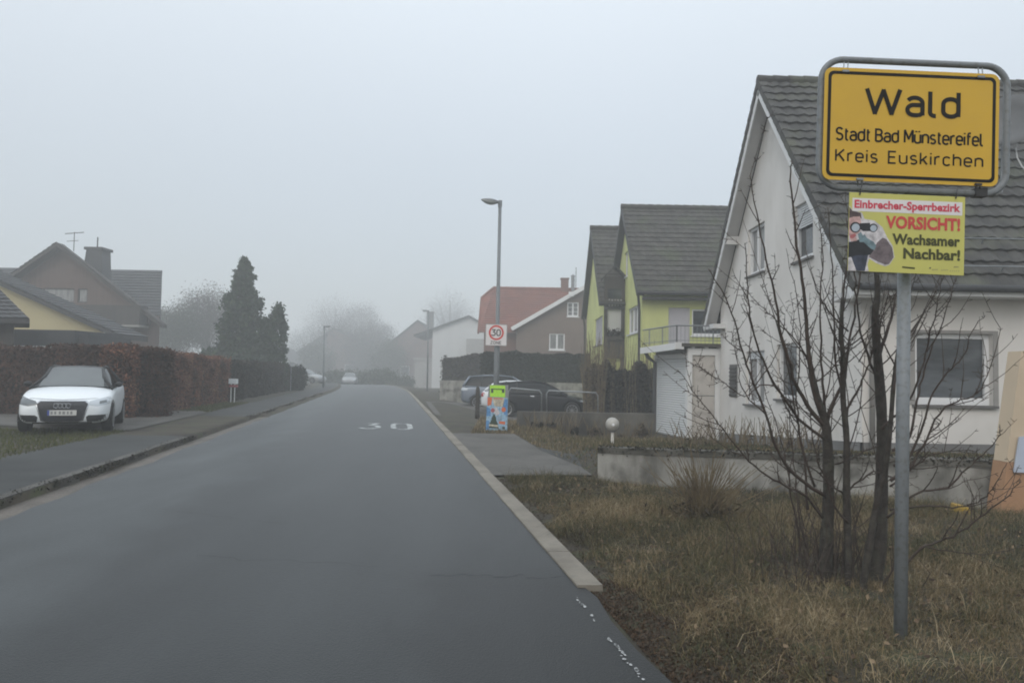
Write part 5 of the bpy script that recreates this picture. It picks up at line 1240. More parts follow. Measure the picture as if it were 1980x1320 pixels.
# ================================================================== VEGETATION
def hedge(name, pts, th, n, m, label, size=(.05, .09), core='hedge_core', tint=(0, 1), top_jit=.08, cat='hedge', tintf=None):
    """clipped hedge following pts [(x, y, z0, z1)]: a rough dark core and a shell of small leaves"""
    t = thing(name, pts[0][:3], label, cat)
    b = MB(); C = []; N = []
    segs = list(zip(pts[:-1], pts[1:])); Ls = [math.hypot(c[0]-a[0], c[1]-a[1]) * (a[3]-a[2]) for a, c in segs]; tot = sum(Ls)
    for (a, c), L_ in zip(segs, Ls):
        d = Vector((c[0]-a[0], c[1]-a[1], 0)); ln = d.length; d.normalize(); nn = Vector((-d.y, d.x, 0))
        k = max(2, int(ln/.4)); o = len(b.v); e = .10
        for i in range(k+1):
            f = i/k; x = a[0]+(c[0]-a[0])*f; y = a[1]+(c[1]-a[1])*f; z0 = a[2]+(c[2]-a[2])*f; z1 = a[3]+(c[3]-a[3])*f
            j = lambda: random.uniform(-.03, .03)
            for (q, z) in ((e, z0-.1), (e+j(), (z0+z1)/2), (e+.04+j(), z1-e), (th/2, z1-e+j()), (th-e-.04+j(), z1-e), (th-e+j(), (z0+z1)/2), (th-e, z0-.1)):
                p = Vector((x, y, z)) + nn*q; b.v.append(tuple(p))
        for i in range(k):
            for q in range(6): b.f.append((o+i*7+q, o+i*7+q+1, o+(i+1)*7+q+1, o+(i+1)*7+q))
        b.f.append(tuple(o+q for q in range(7))); b.f.append(tuple(o+k*7+q for q in range(7))[::-1])
        cnt = int(n*L_/tot); f = RNG.uniform(-.02/max(ln, 1), 1+.02/max(ln, 1), cnt); side = RNG.random(cnt)
        z0 = a[2]+(c[2]-a[2])*f; z1 = a[3]+(c[3]-a[3])*f
        bump = .07*np.sin(f*ln*1.9+a[0]) + .05*np.sin(f*ln*4.7) + .03*np.sin(f*ln*11)
        ne = cnt//9; f[:ne] = np.where(RNG.random(ne) < .5, -.05/ln, 1+.05/ln) + RNG.normal(0, .07, ne)/ln; side[:ne] = .9
        q = np.where(side < .55, np.abs(RNG.normal(0, .09, cnt)) + bump*.6, np.where(side < .72, th - np.abs(RNG.normal(0, .08, cnt)), RNG.uniform(0, th, cnt)))
        side[:ne] = .6; q[:ne] = RNG.uniform(-.03, th+.03, ne)
        z = np.where(side < .72, z0 + (z1-z0)*RNG.random(cnt)**.9, z1 - np.abs(RNG.normal(0, .09, cnt)) + bump*.8 + top_jit*RNG.random(cnt)**3)
        C.append(np.stack([a[0]+(c[0]-a[0])*f + nn.x*q, a[1]+(c[1]-a[1])*f + nn.y*q, z], 1))
        N.append(np.where((side < .55)[:, None], np.array([[-nn.x, -nn.y, .2]]), np.array([[0, 0, 1.]])))
    b.build('core', core, t)
    C = np.concatenate(C); N = np.concatenate(N); nn_ = len(C)
    cl = .5 + .5*np.sin(C[:, 0]*3.1+C[:, 2]*4.3)*np.sin(C[:, 1]*2.7+C[:, 2]*2.1)
    ti = np.clip(tint[0] + (tint[1]-tint[0])*(.45*RNG.random(nn_) + .35*cl + .2*RNG.random(nn_)**3), 0, 1)
    if tintf is not None: ti = np.clip(ti + tintf(C), 0, 1)
    leaves('foliage', C, RNG.uniform(size[0], size[1], nn_), ti, m, t, N, 1.5, .8)
    return t
# red beech hedge: along the road, and its return behind the car
hedge('hedge', [(-21.5, 22.6, .05, 2.06), (-10.2, 21.0, .05, 2.04)], .9, 42000, 'beech', 'dull brown clipped beech hedge behind the white hatchback', (.045, .075), tint=(0, .62))
hedge('hedge', [(-10.45, 20.6, .06, 2.05), (-12.0, 31.6, .06, 1.86)], .9, 46000, 'beech', 'red-brown beech hedge along the left pavement', (.042, .07), tint=(.2, 1.2))
hedge('hedge', [(-12.02, 31.7, .06, 1.80), (-14.75, 49.2, .06, 1.78)], .9, 26000, 'hedge_brown', 'dark mixed hedge continuing beyond the red beech hedge', (.07, .12), tint=(.1, 1))
# hedge on the concrete wall and the paler one beyond
hedge('hedge', [(-1.55, 41.15, 1.0, 2.65), (4.5, 41.15, 1.0, 2.55)], .9, 16000, 'hedge_dark', 'dense dark evergreen hedge on the pale wall behind the cars', (.07, .12))
hedge('hedge', [(-4.9, 52, -.2, 2.3), (-2.8, 51.2, -.2, 2.75), (-1.3, 51, -.2, 2.85)], 1.0, 8000, 'hedge_brown', 'lower brown hedge left of the dark evergreen hedge', (.09, .14), tint=(.25, 1.0))
def clump(name, label, cat, cen, rad3, n, m, size, nst=0, stem='twig', tint=(0, 1), squash=1.0, shape='ball', trunk=None, top=None):
    """crown of leaf-sized faces gathered in many small sprays inside an uneven volume, on a trunk"""
    t = thing(name, (cen[0], cen[1], trunk if trunk is not None else cen[2]-rad3[2]), label, cat)
    ns = max(20, n//60); d = RNG.normal(size=(ns, 3)); d /= np.linalg.norm(d, axis=1, keepdims=True)
    r = RNG.random((ns, 1))**.4
    sp = d*r
    if shape == 'cone':
        h = RNG.random(ns)**1.25; a = RNG.random(ns)*2*np.pi; rr = (1-h)**.78*(.40+.72*RNG.random(ns)**.55)*(1+.24*np.sin(h*30)); sp = np.stack([rr*np.cos(a), rr*np.sin(a), h*2-1], 1)
    if shape == 'column':
        h = RNG.random(ns); a = RNG.random(ns)*2*np.pi; rr = np.sqrt(np.clip(1-(2*h-.8)**2*.6-(h**6)*.35, .04, 1))*(.75+.25*RNG.random(ns)); sp = np.stack([rr*np.cos(a), rr*np.sin(a), h*2-1], 1)
    cs = np.array(cen) + sp*np.array(rad3); idx = RNG.integers(0, ns, n)
    sg = (.20 if shape == 'ball' else .22 if shape == 'column' else .12)*min(rad3[0], rad3[2])
    sgs = np.full((ns, 1), sg) if shape != 'cone' else sg*(.35+.9*(1-(sp[:, 2:3]+1)/2))
    P = cs[idx] + RNG.normal(size=(n, 3))*sgs[idx]*np.array([1, 1, squash])
    tv = RNG.random(ns)
    ti = np.clip(tint[0]+(tint[1]-tint[0])*(.5*tv[idx]+.5*RNG.random(n)), 0, 1)
    leaves('crown', P, RNG.uniform(size[0], size[1], n), ti, m, t, None, 1.9)
    b = MB(); z0 = trunk if trunk is not None else cen[2]-rad3[2]
    tr = max(.03, rad3[0]*.06)
    b.tube([(cen[0], cen[1], z0-.1), (cen[0]+.03, cen[1], (z0+cen[2])/2), (cen[0], cen[1]+.03, cen[2]), (cen[0], cen[1], cen[2]+rad3[2]*.8)], [tr*1.3, tr, tr*.7, tr*.2], 8)
    for k in range(nst):
        q = cs[RNG.integers(0, ns)]; b.tube([(cen[0], cen[1], z0 + (q[2]-z0)*.45), tuple((np.array([cen[0], cen[1], z0+(q[2]-z0)*.5])+q)/2 + np.array([0, 0, .1])), tuple(q)], [tr*.5, tr*.33, tr*.12], 5)
    b.build('trunk', 'bark', t, smooth=True)
    return t
p = W(470, 600, 48)
clump('conifer_tree', 'tall pointed dark conifer rising behind the left hedge', 'tree', (p.x, 48, 4.2), (2.0, 1.8, 4.4), 30000, 'conifer', (.09, .20), 30, shape='cone', trunk=.1)
p = W(536, 640, 47)
clump('columnar_conifer', 'slim columnar evergreen close right of the tall conifer', 'tree', (p.x, 47, 2.75), (.55, .55, 2.75), 9000, 'conifer', (.07, .14), 5, shape='column', trunk=.1)
p = W(516, 650, 48)
clump('columnar_conifer', 'shorter blunt evergreen squeezed between the conifer and the slim column', 'tree', (p.x, 47.6, 2.35), (.6, .5, 2.3), 7000, 'conifer', (.07, .14), 5, shape='column', trunk=.1)
p = W(572, 733, 50)
clump('shrub', 'round clipped dark shrub ending the left hedge', 'shrub', (p.x, 50.0, .92), (.68, .6, .86), 6000, 'hedge_dark', (.06, .12), 6, tint=(.2, 1))
for px, py, Y, r, lab, n in ((402, 618, 88, 3.3, 'round bare-branched tree, grey in the mist behind the left hedge', 9000), (340, 640, 84, 2.6, 'smaller misty tree right of the brown gabled house', 6000), (318, 630, 95, 2.2, 'thin misty tree touching the brown house roof end', 3000)):
    p = W(px, py, Y); clump('misty_tree', lab, 'tree', (p.x, Y, p.z), (r, r, r*1.05), n*3, 'far_twig' if n != 6000 else 'far_green', (.04, .13), 24, trunk=0)
for px, py, Y, r, rz_, lab, n, m in ((648, 640, 245, 10.2, 9.6, 'broad bare tree crown far down the road, nearly lost in fog', 9000, 'far_twig'), (698, 640, 225, 5.8, 8.4, 'narrower pointed bare tree beside the broad foggy one', 6000, 'far_twig'), (730, 660, 185, 5.0, 4.6, 'low reddish bare tree before the far brown house', 5000, 'far_twig'),
                                (600, 675, 220, 7.0, 5.6, 'low grey tree on the left edge of the foggy tree group', 5000, 'far_green'), (655, 672, 168, 5.6, 6.3, 'brownish bare tree standing before the pink-brown far house', 4500, 'far_twig'), (703, 680, 162, 4.6, 5.6, 'dull brown bare tree between the two far gables', 4000, 'far_twig'), (752, 698, 142, 3.4, 3.8, 'low greenish tree before the far brown house gable', 3500, 'far_green'), (612, 700, 142, 3.4, 3.3, 'low dim tree left of the oncoming car', 3000, 'far_green'),
                                (870, 620, 220, 8.3, 7.4, 'faint tree crown above the pale gabled house', 5000, 'far_twig')):
    p = W(px, py, Y); clump('misty_tree', lab, 'tree', (p.x, Y, p.z), (r, r, rz_), n*4, m, (.06, .19), 30, trunk=-1.3)
for px, py, Y, r, lab in ((655, 722, 98, 2.2, 'dark low bush at the bend left of the oncoming car'), (745, 715, 96, 2.6, 'dim green bush at the foot of the far brown house'), (700, 700, 105, 2.4, 'dim bush right of the oncoming car')):
    p = W(px, py, Y); clump('bush', lab, 'bush', (p.x, Y, -.15), (r*1.5, r, r*.62), 11000, 'far_green', (.08, .2), 8, trunk=-1.2)
# leafless brown shrub screen before the green house
def twig_screen(name, label, x0, x1, y0, y1, zg, zt, n, m, nst, cat='shrub'):
    t = thing(name, ((x0+x1)/2, (y0+y1)/2, zg), label, cat)
    Cn = np.stack([RNG.uniform(x0, x1, n), RNG.uniform(y0, y1, n), zg + (zt-zg)*RNG.random(n)**1.0], 1)
    top = zt - .35*np.abs(np.sin(Cn[:, 0]*2.3+1)) - .2*np.abs(np.sin(Cn[:, 0]*5.1)); Cn = Cn[Cn[:, 2] < top]
    leaves('foliage', Cn, RNG.uniform(.04, .085, len(Cn)), RNG.random(len(Cn))*.55, m, t, None, 2.2)
    vs = []
    b = MB()
    for k in range(nst):
        x = random.uniform(x0, x1); y = random.uniform(y0, y1); h = (zt-zg)*random.uniform(.75, 1.35); dx = random.uniform(-.3, .3); z0 = zg - .05
        b.tube([(x, y, z0), (x+dx*.4, y+random.uniform(-.1, .1), zg+h*.5), (x+dx, y+random.uniform(-.2, .2), zg+h)], [.014, .01, .004], 4, cap=False)
    b.build('stems', 'dry_stem', t)
    return t
twig_screen('shrub', 'dense brown leafless shrub screen before the lime green house', 3.0, 5.6, 28.2, 29.6, -.35, 2.15, 26000, 'hedge_brown', 260)
twig_screen('shrub', 'thin tan twiggy shrub at the left corner of the lime green house', 2.75, 3.5, 27.6, 28.2, -.3, 2.3, 1500, 'bush_tan', 120)
twig_screen('weeds', 'tall dry weeds along the garage foot behind the retaining wall', 3.3, 6.6, 14.3, 15.4, .0, .6, 350, 'bush_tan', 150, 'weeds')
twig_screen('weeds', 'dark straggly weeds at the foot of the low concrete wall', .35, 1.9, 20.7, 21.4, -.15, .35, 2600, 'hedge_brown', 60, 'weeds')
twig_screen('weeds', 'brown weeds near the globe lamp at the low wall', 2.2, 4.0, 20.6, 21.2, -.25, .2, 1200, 'bush_tan', 60, 'weeds')
# dry broom-like bush at the retaining wall
db = G(1362, 1010, .03); t = thing('dry_bush', db, 'tan bundle of dry upright stems before the retaining wall', 'bush')
b = MB()
for k in range(190):
    a = random.uniform(0, 6.28); r = abs(random.gauss(0, .12)); x = db.x + r*math.cos(a); y = db.y + r*math.sin(a)*.7; sp_ = random.gauss(0, .26); h = random.uniform(.3, .92)
    p0 = Vector((x, y, -.03)); p2 = Vector((x + sp_, y + random.gauss(0, .12), h*random.uniform(.75, 1.0)))
    b.tube([p0, p0.lerp(p2, .5) + Vector((-sp_*.12, 0, .03)), p2], [.0055, .0046, .0022], 4, cap=False)
    if random.random() < .6: q = p0.lerp(p2, random.uniform(.4, .8)); b.tube([q, q + Vector((random.gauss(0, .07), random.gauss(0, .04), random.uniform(.05, .18)))], [.0024, .001], 4, cap=False)
b.build('stems', 'dry_stem', t)
Cn = np.stack([RNG.normal(db.x, .17, 900), RNG.normal(db.y, .12, 900), np.abs(RNG.normal(0, .11, 900))], 1); leaves('base_litter', Cn, RNG.uniform(.015, .045, 900), RNG.random(900)*.4, 'bush_tan', t, None, 3)

# ------------------------------------------------------------------ bare multi-stemmed tree by the sign
bt0 = Vector((2.52, 5.62, 0)); bt0.z = hgt(bt0.x, bt0.y)
bt = thing('bare_tree', bt0, 'bare dark multi-stemmed young tree with spurred twigs beside the big sign pole', 'tree')
def chain(pts, Y0, Y1):
    n = len(pts); return [W(px, py, Y0 + (Y1-Y0)*k/(n-1)) for k, (px, py) in enumerate(pts)]
def smooth_path(P, sub=4):
    out = []
    for i in range(len(P)-1):
        a = P[max(i-1, 0)]; p = P[i]; q = P[i+1]; c = P[min(i+2, len(P)-1)]
        for k in range(sub):
            t = k/sub; out.append(.5*((2*p) + (q-a)*t + (2*a-5*p+4*q-c)*t*t + (3*p-a-3*q+c)*t**3))
    return out + [P[-1]]
TRUNKS = [([(1592, 1135), (1598, 1050), (1602, 960), (1601, 880), (1596, 818), (1582, 775), (1571, 730), (1564, 690)], 5.62, 5.58, .054, .017),
          ([(1641, 1155), (1640, 1060), (1637, 960), (1637, 850), (1630, 770), (1630, 690), (1626, 640), (1630, 575)], 5.5, 5.62, .031, .013),
          ([(1688, 1150), (1700, 1040), (1704, 950), (1706, 850), (1703, 770), (1697, 690), (1692, 610), (1697, 560), (1692, 500)], 5.55, 5.72, .056, .017),
          ([(1664, 1160), (1680, 1060), (1694, 980), (1712, 900), (1722, 820), (1728, 740), (1736, 680), (1744, 620)], 5.4, 5.4, .029, .009)]
BR = [ # pixel path, depth start, depth end, radius start, radius end
 ([(1597, 820), (1578, 770), (1565, 700), (1560, 620), (1550, 540), (1538, 450), (1528, 350), (1530, 310)], 5.6, 5.5, .027, .004),
 ([(1598, 820), (1608, 785), (1628, 745), (1640, 680), (1655, 590), (1668, 500), (1680, 430)], 5.6, 5.8, .019, .004),
 ([(1596, 825), (1560, 780), (1535, 730), (1510, 650), (1500, 580), (1480, 500), (1462, 410), (1450, 340)], 5.6, 5.2, .02, .003),
 ([(1600, 830), (1592, 760), (1588, 680), (1585, 590), (1590, 500), (1583, 420)], 5.6, 5.9, .014, .003),
 ([(1596, 850), (1545, 810), (1500, 745), (1470, 680), (1450, 610), (1445, 540), (1440, 470)], 5.6, 5.1, .014, .003),
 ([(1598, 960), (1560, 935), (1520, 900), (1500, 860), (1480, 800), (1455, 730), (1435, 680), (1420, 620), (1395, 560), (1370, 520)], 5.6, 5.0, .017, .003),
 ([(1590, 1000), (1560, 960), (1520, 940), (1470, 910), (1430, 870), (1390, 820), (1350, 770), (1310, 715)], 5.6, 4.9, .012, .002),
 ([(1575, 940), (1555, 880), (1540, 800), (1525, 720), (1510, 650), (1490, 590), (1470, 550)], 5.6, 5.4, .011, .002),
 ([(1562, 985), (1556, 900), (1545, 830), (1540, 760), (1548, 660), (1540, 570), (1520, 480)], 5.7, 5.9, .012, .002),
 ([(1500, 745), (1470, 745), (1440, 765), (1400, 740), (1370, 720), (1335, 700)], 5.3, 5.0, .006, .002),
 ([(1630, 700), (1625, 640), (1632, 560), (1642, 480), (1640, 400)], 5.6, 5.7, .017, .003),
 ([(1632, 800), (1650, 770), (1668, 735), (1685, 690), (1700, 640), (1720, 560)], 5.6, 5.5, .012, .003),
 ([(1630, 770), (1617, 710), (1612, 640), (1612, 560), (1605, 470), (1600, 400)], 5.6, 5.4, .011, .003),
 ([(1692, 615), (1698, 560), (1690, 490), (1684, 420)], 5.7, 5.8, .026, .004),
 ([(1697, 690), (1715, 640), (1730, 590), (1742, 520), (1750, 460)], 5.7, 5.9, .018, .004),
 ([(1700, 740), (1680, 690), (1664, 640), (1655, 560), (1650, 500), (1636, 420)], 5.7, 5.6, .013, .003),
 ([(1705, 830), (1735, 800), (1760, 770), (1785, 700), (1800, 640), (1812, 590), (1822, 540), (1830, 520)], 5.5, 5.4, .012, .002),
 ([(1724, 870), (1755, 850), (1770, 790), (1785, 730), (1800, 680), (1822, 620), (1842, 560), (1850, 530)], 5.3, 5.2, .013, .002),
 ([(1728, 900), (1760, 880), (1785, 820), (1800, 770), (1830, 720), (1862, 690), (1880, 640), (1905, 610)], 5.3, 5.0, .012, .002),
 ([(1722, 930), (1760, 900), (1790, 850), (1815, 800), (1850, 775), (1890, 760), (1915, 710), (1935, 635)], 5.3, 4.9, .012, .002),
 ([(1720, 940), (1765, 905), (1800, 880), (1850, 870), (1890, 872)], 5.3, 5.1, .009, .002),
 ([(1715, 1000), (1770, 955), (1830, 940), (1870, 905), (1900, 880), (1930, 845), (1932, 825)], 5.3, 4.9, .011, .002),
 ([(1720, 985), (1780, 978), (1840, 980), (1890, 970), (1920, 945), (1945, 900)], 5.35, 4.8, .010, .002),
 ([(1745, 1110), (1780, 1060), (1820, 1045), (1860, 1025), (1895, 1000), (1940, 965), (1975, 930)], 5.2, 4.8, .012, .003),
 ([(1790, 1056), (1840, 1066), (1900, 1070), (1960, 1062)], 5.1, 4.9, .005, .002),
 ([(1700, 1140), (1725, 1100), (1745, 1050), (1755, 1000), (1752, 960)], 5.4, 5.2, .010, .003),
 ([(1640, 960), (1610, 940), (1585, 915), (1560, 900), (1530, 890)], 5.6, 5.4, .010, .003),
 ([(1637, 950), (1660, 930), (1690, 910)], 5.6, 5.55, .009, .006),
 ([(1640, 1010), (1612, 975), (1600, 930), (1580, 890), (1570, 830), (1560, 760), (1530, 700)], 5.5, 5.3, .010, .002),
 ([(1604, 900), (1640, 890), (1680, 868), (1705, 860)], 5.6, 5.6, .006, .005),
 ([(1545, 1040), (1530, 960), (1520, 890), (1505, 830), (1480, 760), (1470, 700)], 5.9, 6.0, .010, .002),
 ([(1560, 1060), (1545, 1000), (1540, 940), (1530, 850), (1520, 760), (1500, 690)], 5.8, 5.8, .009, .002),
 ([(1640, 640), (1600, 600), (1580, 560), (1560, 500)], 5.6, 5.4, .008, .002),
 ([(1565, 700), (1540, 660), (1500, 620), (1470, 590), (1440, 560)], 5.6, 5.4, .007, .002),
 ([(1660, 700), (1690, 640), (1720, 590), (1735, 560)], 5.6, 5.5, .006, .003),
 ([(1480, 800), (1440, 760), (1425, 700), (1415, 640)], 5.2, 5.0, .006, .002),
 ([(1728, 760), (1736, 690), (1745, 620), (1748, 540)], 5.3, 5.6, .010, .004),
]
paths = []
for pts, y0, y1, r0, r1 in TRUNKS:
    P = smooth_path(chain(pts, y0, y1)); P[0].z = min(P[0].z, hgt(P[0].x, P[0].y)) - .05; n = len(P)
    b = MB(); R_ = [(r0 + (r1-r0)*k/(n-1)) * random.uniform(.93, 1.08) * (1.25 if k == 0 else 1) for k in range(n)]
    b.tube(P, R_, 10); b.build('trunk', 'bark', bt, smooth=True)
    paths.append((P, r0, r1, 0))
tb = MB()
def twigs(P, r0, r1, level):
    n = len(P)
    for k in range(1, n):
        f = k/(n-1); seg = P[k]-P[k-1]; d = seg.normalized()
        # short spurs
        if r0 < .03:
            for _ in range(2 if level == 0 else 1):
                if random.random() < .75:
                    q = P[k-1].lerp(P[k], random.random()); s = Vector((random.gauss(0, 1), random.gauss(0, .6), random.gauss(0, .6))); s = (s - d*s.dot(d)).normalized()
                    l = random.uniform(.012, .04); tb.tube([q, q + s*l + d*l*.4], [.0026, .0016], 4, cap=False)
        pr_ = (.30 if level == 0 else .14) * (1 if f > .15 else .3)
        if random.random() < pr_ and level < 2:
            q = P[k]; s = Vector((random.gauss(0, 1), random.gauss(0, .7), random.gauss(.15, .5))); s = (s - d*s.dot(d)).normalized()
            l = random.uniform(.10, .42) * (1 if level == 0 else .5); v = (d*random.uniform(.5, 1.1) + s*random.uniform(.5, 1.0)).normalized()
            Q = [q]; cur = v.copy()
            for i in range(4): cur = (cur + Vector((random.gauss(0, .12), random.gauss(0, .12), .14))).normalized(); Q.append(Q[-1] + cur*l/4)
            rr = max(.0022, min(.0045, (r0 + (r1-r0)*f)*.6))
            tb.tube(Q, [rr, rr*.9, rr*.75, rr*.6, .0013], 5, cap=False); twigs(Q, rr, .0013, level+1)
for pts, y0, y1, r0, r1 in BR:
    P = smooth_path(chain(pts, y0, y1)); n = len(P)
    P = [p + Vector((random.gauss(0, .003), random.gauss(0, .008), random.gauss(0, .003))) if 0 < i < n-1 else p for i, p in enumerate(P)]
    tb.tube(P, [max(.0018, (r0 + (r1-r0)*(k/(n-1))**.8)*.92) for k in range(n)], 7 if r0 > .01 else 6)
    twigs(P, r0, r1, 0)
for P, r0, r1, _ in paths: twigs(P[len(P)//3:], .02, .02, 0)
# long slender upright whips filling the crown
src = [(P, r0) for P, r0, r1, _ in paths]
for k in range(30):
    P, r0 = random.choice(src); q = P[random.randint(len(P)//4, len(P)-2)]
    fx = random.gauss(0, .36); l = random.uniform(.55, 1.25); d = Vector((fx, random.gauss(0, .25), 1.0)).normalized(); d0 = (d + Vector((fx*1.6, 0, -.25))).normalized()
    Q = [q]; c_ = d0.copy()
    for i in range(9): c_ = (c_*.75 + d*.3 + Vector((random.gauss(0, .05), random.gauss(0, .05), 0))).normalized(); Q.append(Q[-1] + c_*l/9)
    rr = random.uniform(.0035, .0065); tb.tube(Q, [rr*(1-.75*i/9) for i in range(10)], 5, cap=False); twigs(Q, rr, .0014, 1)
tb.build('branches', 'twig', bt, smooth=True)
# sucker shoots at its foot
b = MB()
for k in range(130):
    x = random.gauss(2.45, .28); y = random.gauss(5.75, .22); z = hgt(x, y); h = random.uniform(.15, .75)
    b.tube([(x, y, z-.03), (x+random.gauss(0, .05), y+random.gauss(0, .05), z+h*.5), (x+random.gauss(0, .12), y+random.gauss(0, .1), z+h)], [.004, .003, .0012], 4, cap=False)
b.build('sucker_shoots', 'twig', bt)

# ------------------------------------------------------------------ grass (uncountable)
def blades(name, X_, Y_, Z_, H_, Wd, tint, m, lean=.55):
    n = len(X_); a = RNG.random(n)*2*np.pi; l = np.clip(RNG.normal(0, lean, n), -1.8, 1.8)*H_; l2 = np.clip(RNG.normal(0, lean*.7, n), -1.5, 1.5)*H_
    dx = np.cos(a)*Wd; dy = np.sin(a)*Wd
    bx = np.stack([X_-dx, Y_-dy, Z_-.01], 1); cx_ = np.stack([X_+dx, Y_+dy, Z_-.01], 1)
    mz = Z_ + H_*.62; m1 = np.stack([X_+l*.35+dx*.8, Y_+l2*.35+dy*.8, mz], 1); m0 = np.stack([X_+l*.35-dx*.8, Y_+l2*.35-dy*.8, mz], 1)
    tp = np.stack([X_+l, Y_+l2, Z_+H_*np.clip(1-.33*(l/H_)**2, .12, 1)], 1)
    vs = np.stack([bx, cx_, m1, m0, m0, m1, tp, tp + np.array([0, 0, .0005])], 1).reshape(-1, 3)
    return rawquads(name, vs, np.repeat(tint, 2), m)
vh = np.vectorize(hgt)
def fbm(x, y, s=1.0, seed=0):
    r = np.random.default_rng(seed); o = np.zeros_like(x)
    for k in range(9):
        f = s*1.55**k*.6; a = r.random()*6.28; p = r.random()*6.28; o += np.sin((x*math.cos(a)+y*math.sin(a))*f*2 + p + 1.3*np.sin((x*math.sin(a)-y*math.cos(a))*f + p))*.8**k
    return o/3.2
# right verge
n = 400000
Y_ = 2.4 + (11.4-2.4)*RNG.random(n)**.85; u = RW + .2 + RNG.random(n)**1.0*7.4; X_ = -3.8 - .165*Y_ + u
wall_y = 10.62 - (X_-1.26)*.408
edge = .36 + .30*fbm(X_*0+Y_, Y_*.3, 1.2, 5) + np.where(Y_ < 5.4, .0*Y_ - .04, 0.02)
keep = (Y_ < wall_y - .02) & (u > RW + edge) & ((X_ < 1.24) & (Y_ < 11.15 - .0*X_) | (X_ >= 1.24)) & (X_ < 7.5)
pn = fbm(X_, Y_, 1.1, 3)
keep &= RNG.random(n) < np.clip(.80 + .5*pn, .12, 1)
near_tree = ((X_-2.5)**2 + (Y_-5.7)**2) < .30; keep &= ~(near_tree & (RNG.random(n) < .6))
X_, Y_, pn = X_[keep], Y_[keep], pn[keep]; n = len(X_)
H_ = np.clip(RNG.lognormal(-2.95, .5, n)*(1 + .8*fbm(X_, Y_, 1.3, 8)), .015, .26)
gb_ = .6*fbm(X_, Y_, .55, 21) + .7*fbm(X_, Y_, 1.6, 77); ti = np.clip(.46 + .30*gb_ + .17*RNG.normal(size=n) + .16*pn, 0, 1); ti = np.where(RNG.random(n) < .05, RNG.uniform(.75, 1, n), ti)
stuff(blades('verge_grass', X_, Y_, vh(X_, Y_), H_, RNG.uniform(.0008, .0021, n), ti, 'grass_mix', 1.05), 'rough mixed brown and green winter grass on the right verge', 'grass')
# dry tufts standing out of the turf, and broad flat weeds
TX, TY, TH, TT = [], [], [], []
for k in range(420):
    y = random.uniform(2.7, 10.4); x = -3.8 - .165*y + RW + .55 + random.random()**1.0*6.2
    if y > 10.3 - (x-1.26)*.408 or x > 7.4: continue
    m = random.randint(25, 80); s_ = random.uniform(.03, .09); h0 = random.uniform(.05, .12); t0 = random.uniform(.35, .95)
    TX.append(RNG.normal(x, s_, m)); TY.append(RNG.normal(y, s_, m)); TH.append(h0*RNG.uniform(.5, 1.4, m)); TT.append(np.clip(t0 + RNG.normal(0, .12, m), 0, 1))
X_, Y_, H_, ti = map(np.concatenate, (TX, TY, TH, TT))
stuff(blades('grass_tufts', X_, Y_, vh(X_, Y_), H_, RNG.uniform(.0009, .0024, len(X_)), ti, 'grass_mix', .95), 'straw coloured and green tufts scattered over the verge', 'grass')
n = 2600; Y_ = RNG.uniform(2.8, 10.2, n); X_ = -3.8 - .165*Y_ + RW + .3 + RNG.random(n)*6.4; kk = Y_ < 10.2 - (X_-1.26)*.408; X_, Y_ = X_[kk], Y_[kk]; n = len(X_)
o = leaves('fallen_leaves', np.stack([X_, Y_, vh(X_, Y_) + RNG.uniform(.02, .07, n)], 1), RNG.uniform(.012, .034, n), RNG.random(n)**1.5, 'dead_leaf', None, np.tile([0, -.4, 1.2], (n, 1)), 1.5, .7); stuff(o, 'brown fallen leaves caught in the verge grass', 'leaves')
n = 16000; Y_ = RNG.uniform(2.6, 5.7, n); X_ = -3.8 - .165*Y_ + RW + .08 + RNG.random(n)**1.3*.85; kk = (X_ > -3.8-.165*Y_+RW+.2) | (Y_ < 5.38); X_, Y_ = X_[kk], Y_[kk]; n = len(X_)
o = leaves('soil_crumbs', np.stack([X_, Y_, vh(X_, Y_) + RNG.uniform(.0, .016, n)], 1), RNG.uniform(.005, .02, n), RNG.random(n)*.45, 'dead_leaf', None, None, 1.3, 1); stuff(o, 'dark soil crumbs and grit beside the end of the concrete edge', 'soil')
# litter of flat dead leaves between road and grass
n = 26000; Y_ = RNG.uniform(2.6, 11, n); X_ = -3.8 - .165*Y_ + RW + .12 + np.abs(RNG.normal(0, .9, n)); k = (X_ > -3.8-.165*Y_+RW+(.21)) | (Y_ < 5.35); X_, Y_ = X_[k], Y_[k]
o = leaves('leaf_litter', np.stack([X_, Y_, vh(X_, Y_)+.012], 1), RNG.uniform(.004, .015, len(X_)), RNG.random(len(X_))*.55, 'bush_tan', None, np.tile([0, 0, 1.5], (len(X_), 1)), 1.8, .7); stuff(o, 'dead leaf litter and crumbs of soil along the road edge', 'leaf litter')
# lawn behind the retaining wall and beside the apron
n = 60000; X_ = RNG.uniform(-1, 8, n); Y_ = RNG.uniform(10.7, 26, n); wall_y = 10.9 - (X_-1.26)*.408
R_ = 1.5 - .165*Y_
in_apron = (X_ < 1.3 - (Y_-11.3)*.162) & (Y_ < 18.7)
keep = (Y_ > wall_y) & ~in_apron & (X_ > R_ + .25) & ~((X_ > 5.1) & (Y_ > 13)) & ~((Y_ > 21.2) & (X_ > .2)) & ((X_ > .1) | (Y_ > 18.7)) & (Y_ < 26)
X_, Y_ = X_[keep], Y_[keep]; n = len(X_); H_ = np.clip(RNG.lognormal(-2.9, .4, n), .02, .2) * np.where(Y_ > 18.6, 1.5, np.where((Y_ < 13.5) & (X_ > 1.2), .45, 1))
ti = np.clip(.42 + .2*fbm(X_, Y_, .5, 33) + .17*RNG.normal(size=n) + np.where(Y_ > 18.6, .12, 0), 0, 1)
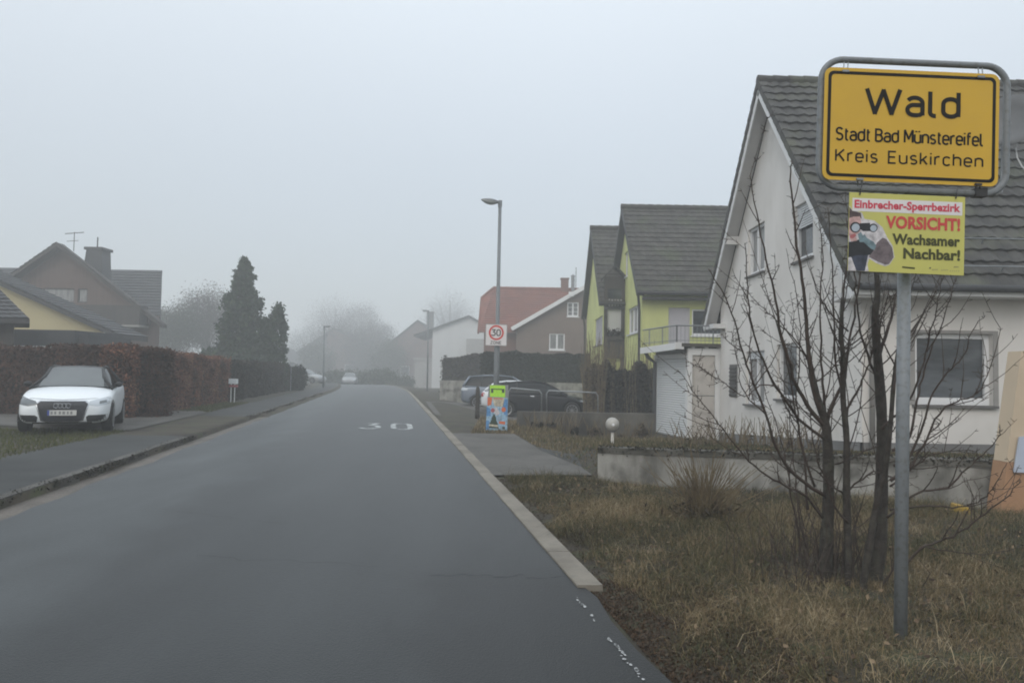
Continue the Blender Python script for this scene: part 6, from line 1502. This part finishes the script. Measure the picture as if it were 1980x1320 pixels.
stuff(blades('lawn_grass', X_, Y_, vh(X_, Y_), H_, RNG.uniform(.004, .009, n), ti, 'grass_mix', .5), 'brownish winter lawn of the front gardens on the right', 'grass')
# left lawn corner and the grass at the hedge foot
n = 60000; Y_ = RNG.uniform(11, 31, n); u = -2.0 - RNG.random(n)*7
X_ = np.array([xl(y) for y in Y_]) + u
lawn = (Y_ < 16.6 + .25*(u+2)*0 + .12*np.sin(u*3)) ; foot = (Y_ > 23.9) & (u > -3.3)
keep = lawn | foot; X_, Y_, u = X_[keep], Y_[keep], u[keep]; n = len(X_)
H_ = np.clip(RNG.lognormal(-3.1, .4, n), .015, .14); ti = np.clip(.42 + .22*fbm(X_, Y_, .7, 41) + .18*RNG.normal(size=n), 0, 1)
stuff(blades('roadside_lawn', X_, Y_, vh(X_, Y_), H_, RNG.uniform(.004, .009, n), ti, 'grass_green', .5), 'short yellow-green lawn patch beside the left pavement', 'grass')
# moss and dirt lumps along the left kerb
n = 14000; Y_ = RNG.uniform(5, 45, n)**1.0; keep = ~((Y_ > 15.6) & (Y_ < 22)); Y_ = Y_[keep]; n = len(Y_)
X_ = np.array([xl(y) for y in Y_]) - .33 + RNG.normal(0, .05, n) + .05*np.sin(Y_*1.3); Z_ = .095 + RNG.uniform(-.05, .02, n)
o = leaves('kerb_moss', np.stack([X_, Y_, Z_], 1), RNG.uniform(.012, .035, n), RNG.random(n)*.5, 'hedge_brown', None, np.tile([.5, 0, 1.5], (n, 1)), 1.6, .8); stuff(o, 'dark moss and wet leaves gathered along the left kerb', 'moss')
# ================================================================== the fog itself
hz = MB().box((-186, -34, -3.2), (186, 332, 22)).build('haze', 'dark_metal'); hz.data.materials.clear()
hm = bpy.data.materials.new('haze_air'); hm.use_nodes = True; hn = hm.node_tree.nodes; hl_ = hm.node_tree.links
for nd in list(hn):
    if nd.type == 'BSDF_PRINCIPLED': hn.remove(nd)
pv = hn.new('ShaderNodeVolumePrincipled'); pv.inputs['Color'].default_value = (0.965, 0.99, 1.0, 1); pv.inputs['Density'].default_value = 0.0050; pv.inputs['Anisotropy'].default_value = 0.15
ho = [nd for nd in hn if nd.type == 'OUTPUT_MATERIAL'][0]; hl_.new(pv.outputs[0], ho.inputs['Volume'])
hz.data.materials.append(hm); hz['kind'] = 'stuff'; tag(hz, 'even pale fog filling the whole village street', 'fog')

for o in list(SC.objects):                       # repeats of one kind share a group
    if o.parent is None:
        n_ = o.name.split('.')[0]
        g = {'parked_car': 'cars in the street', 'misty_tree': 'trees fading in the fog', 'bush': 'dim bushes at the far end of the road', 'hedge': 'clipped garden hedges', 'house': 'houses along the street', 'columnar_conifer': 'small evergreens by the tall conifer', 'garden_wall': 'garden walls on the right'}.get(n_)
        if g: o['group'] = g
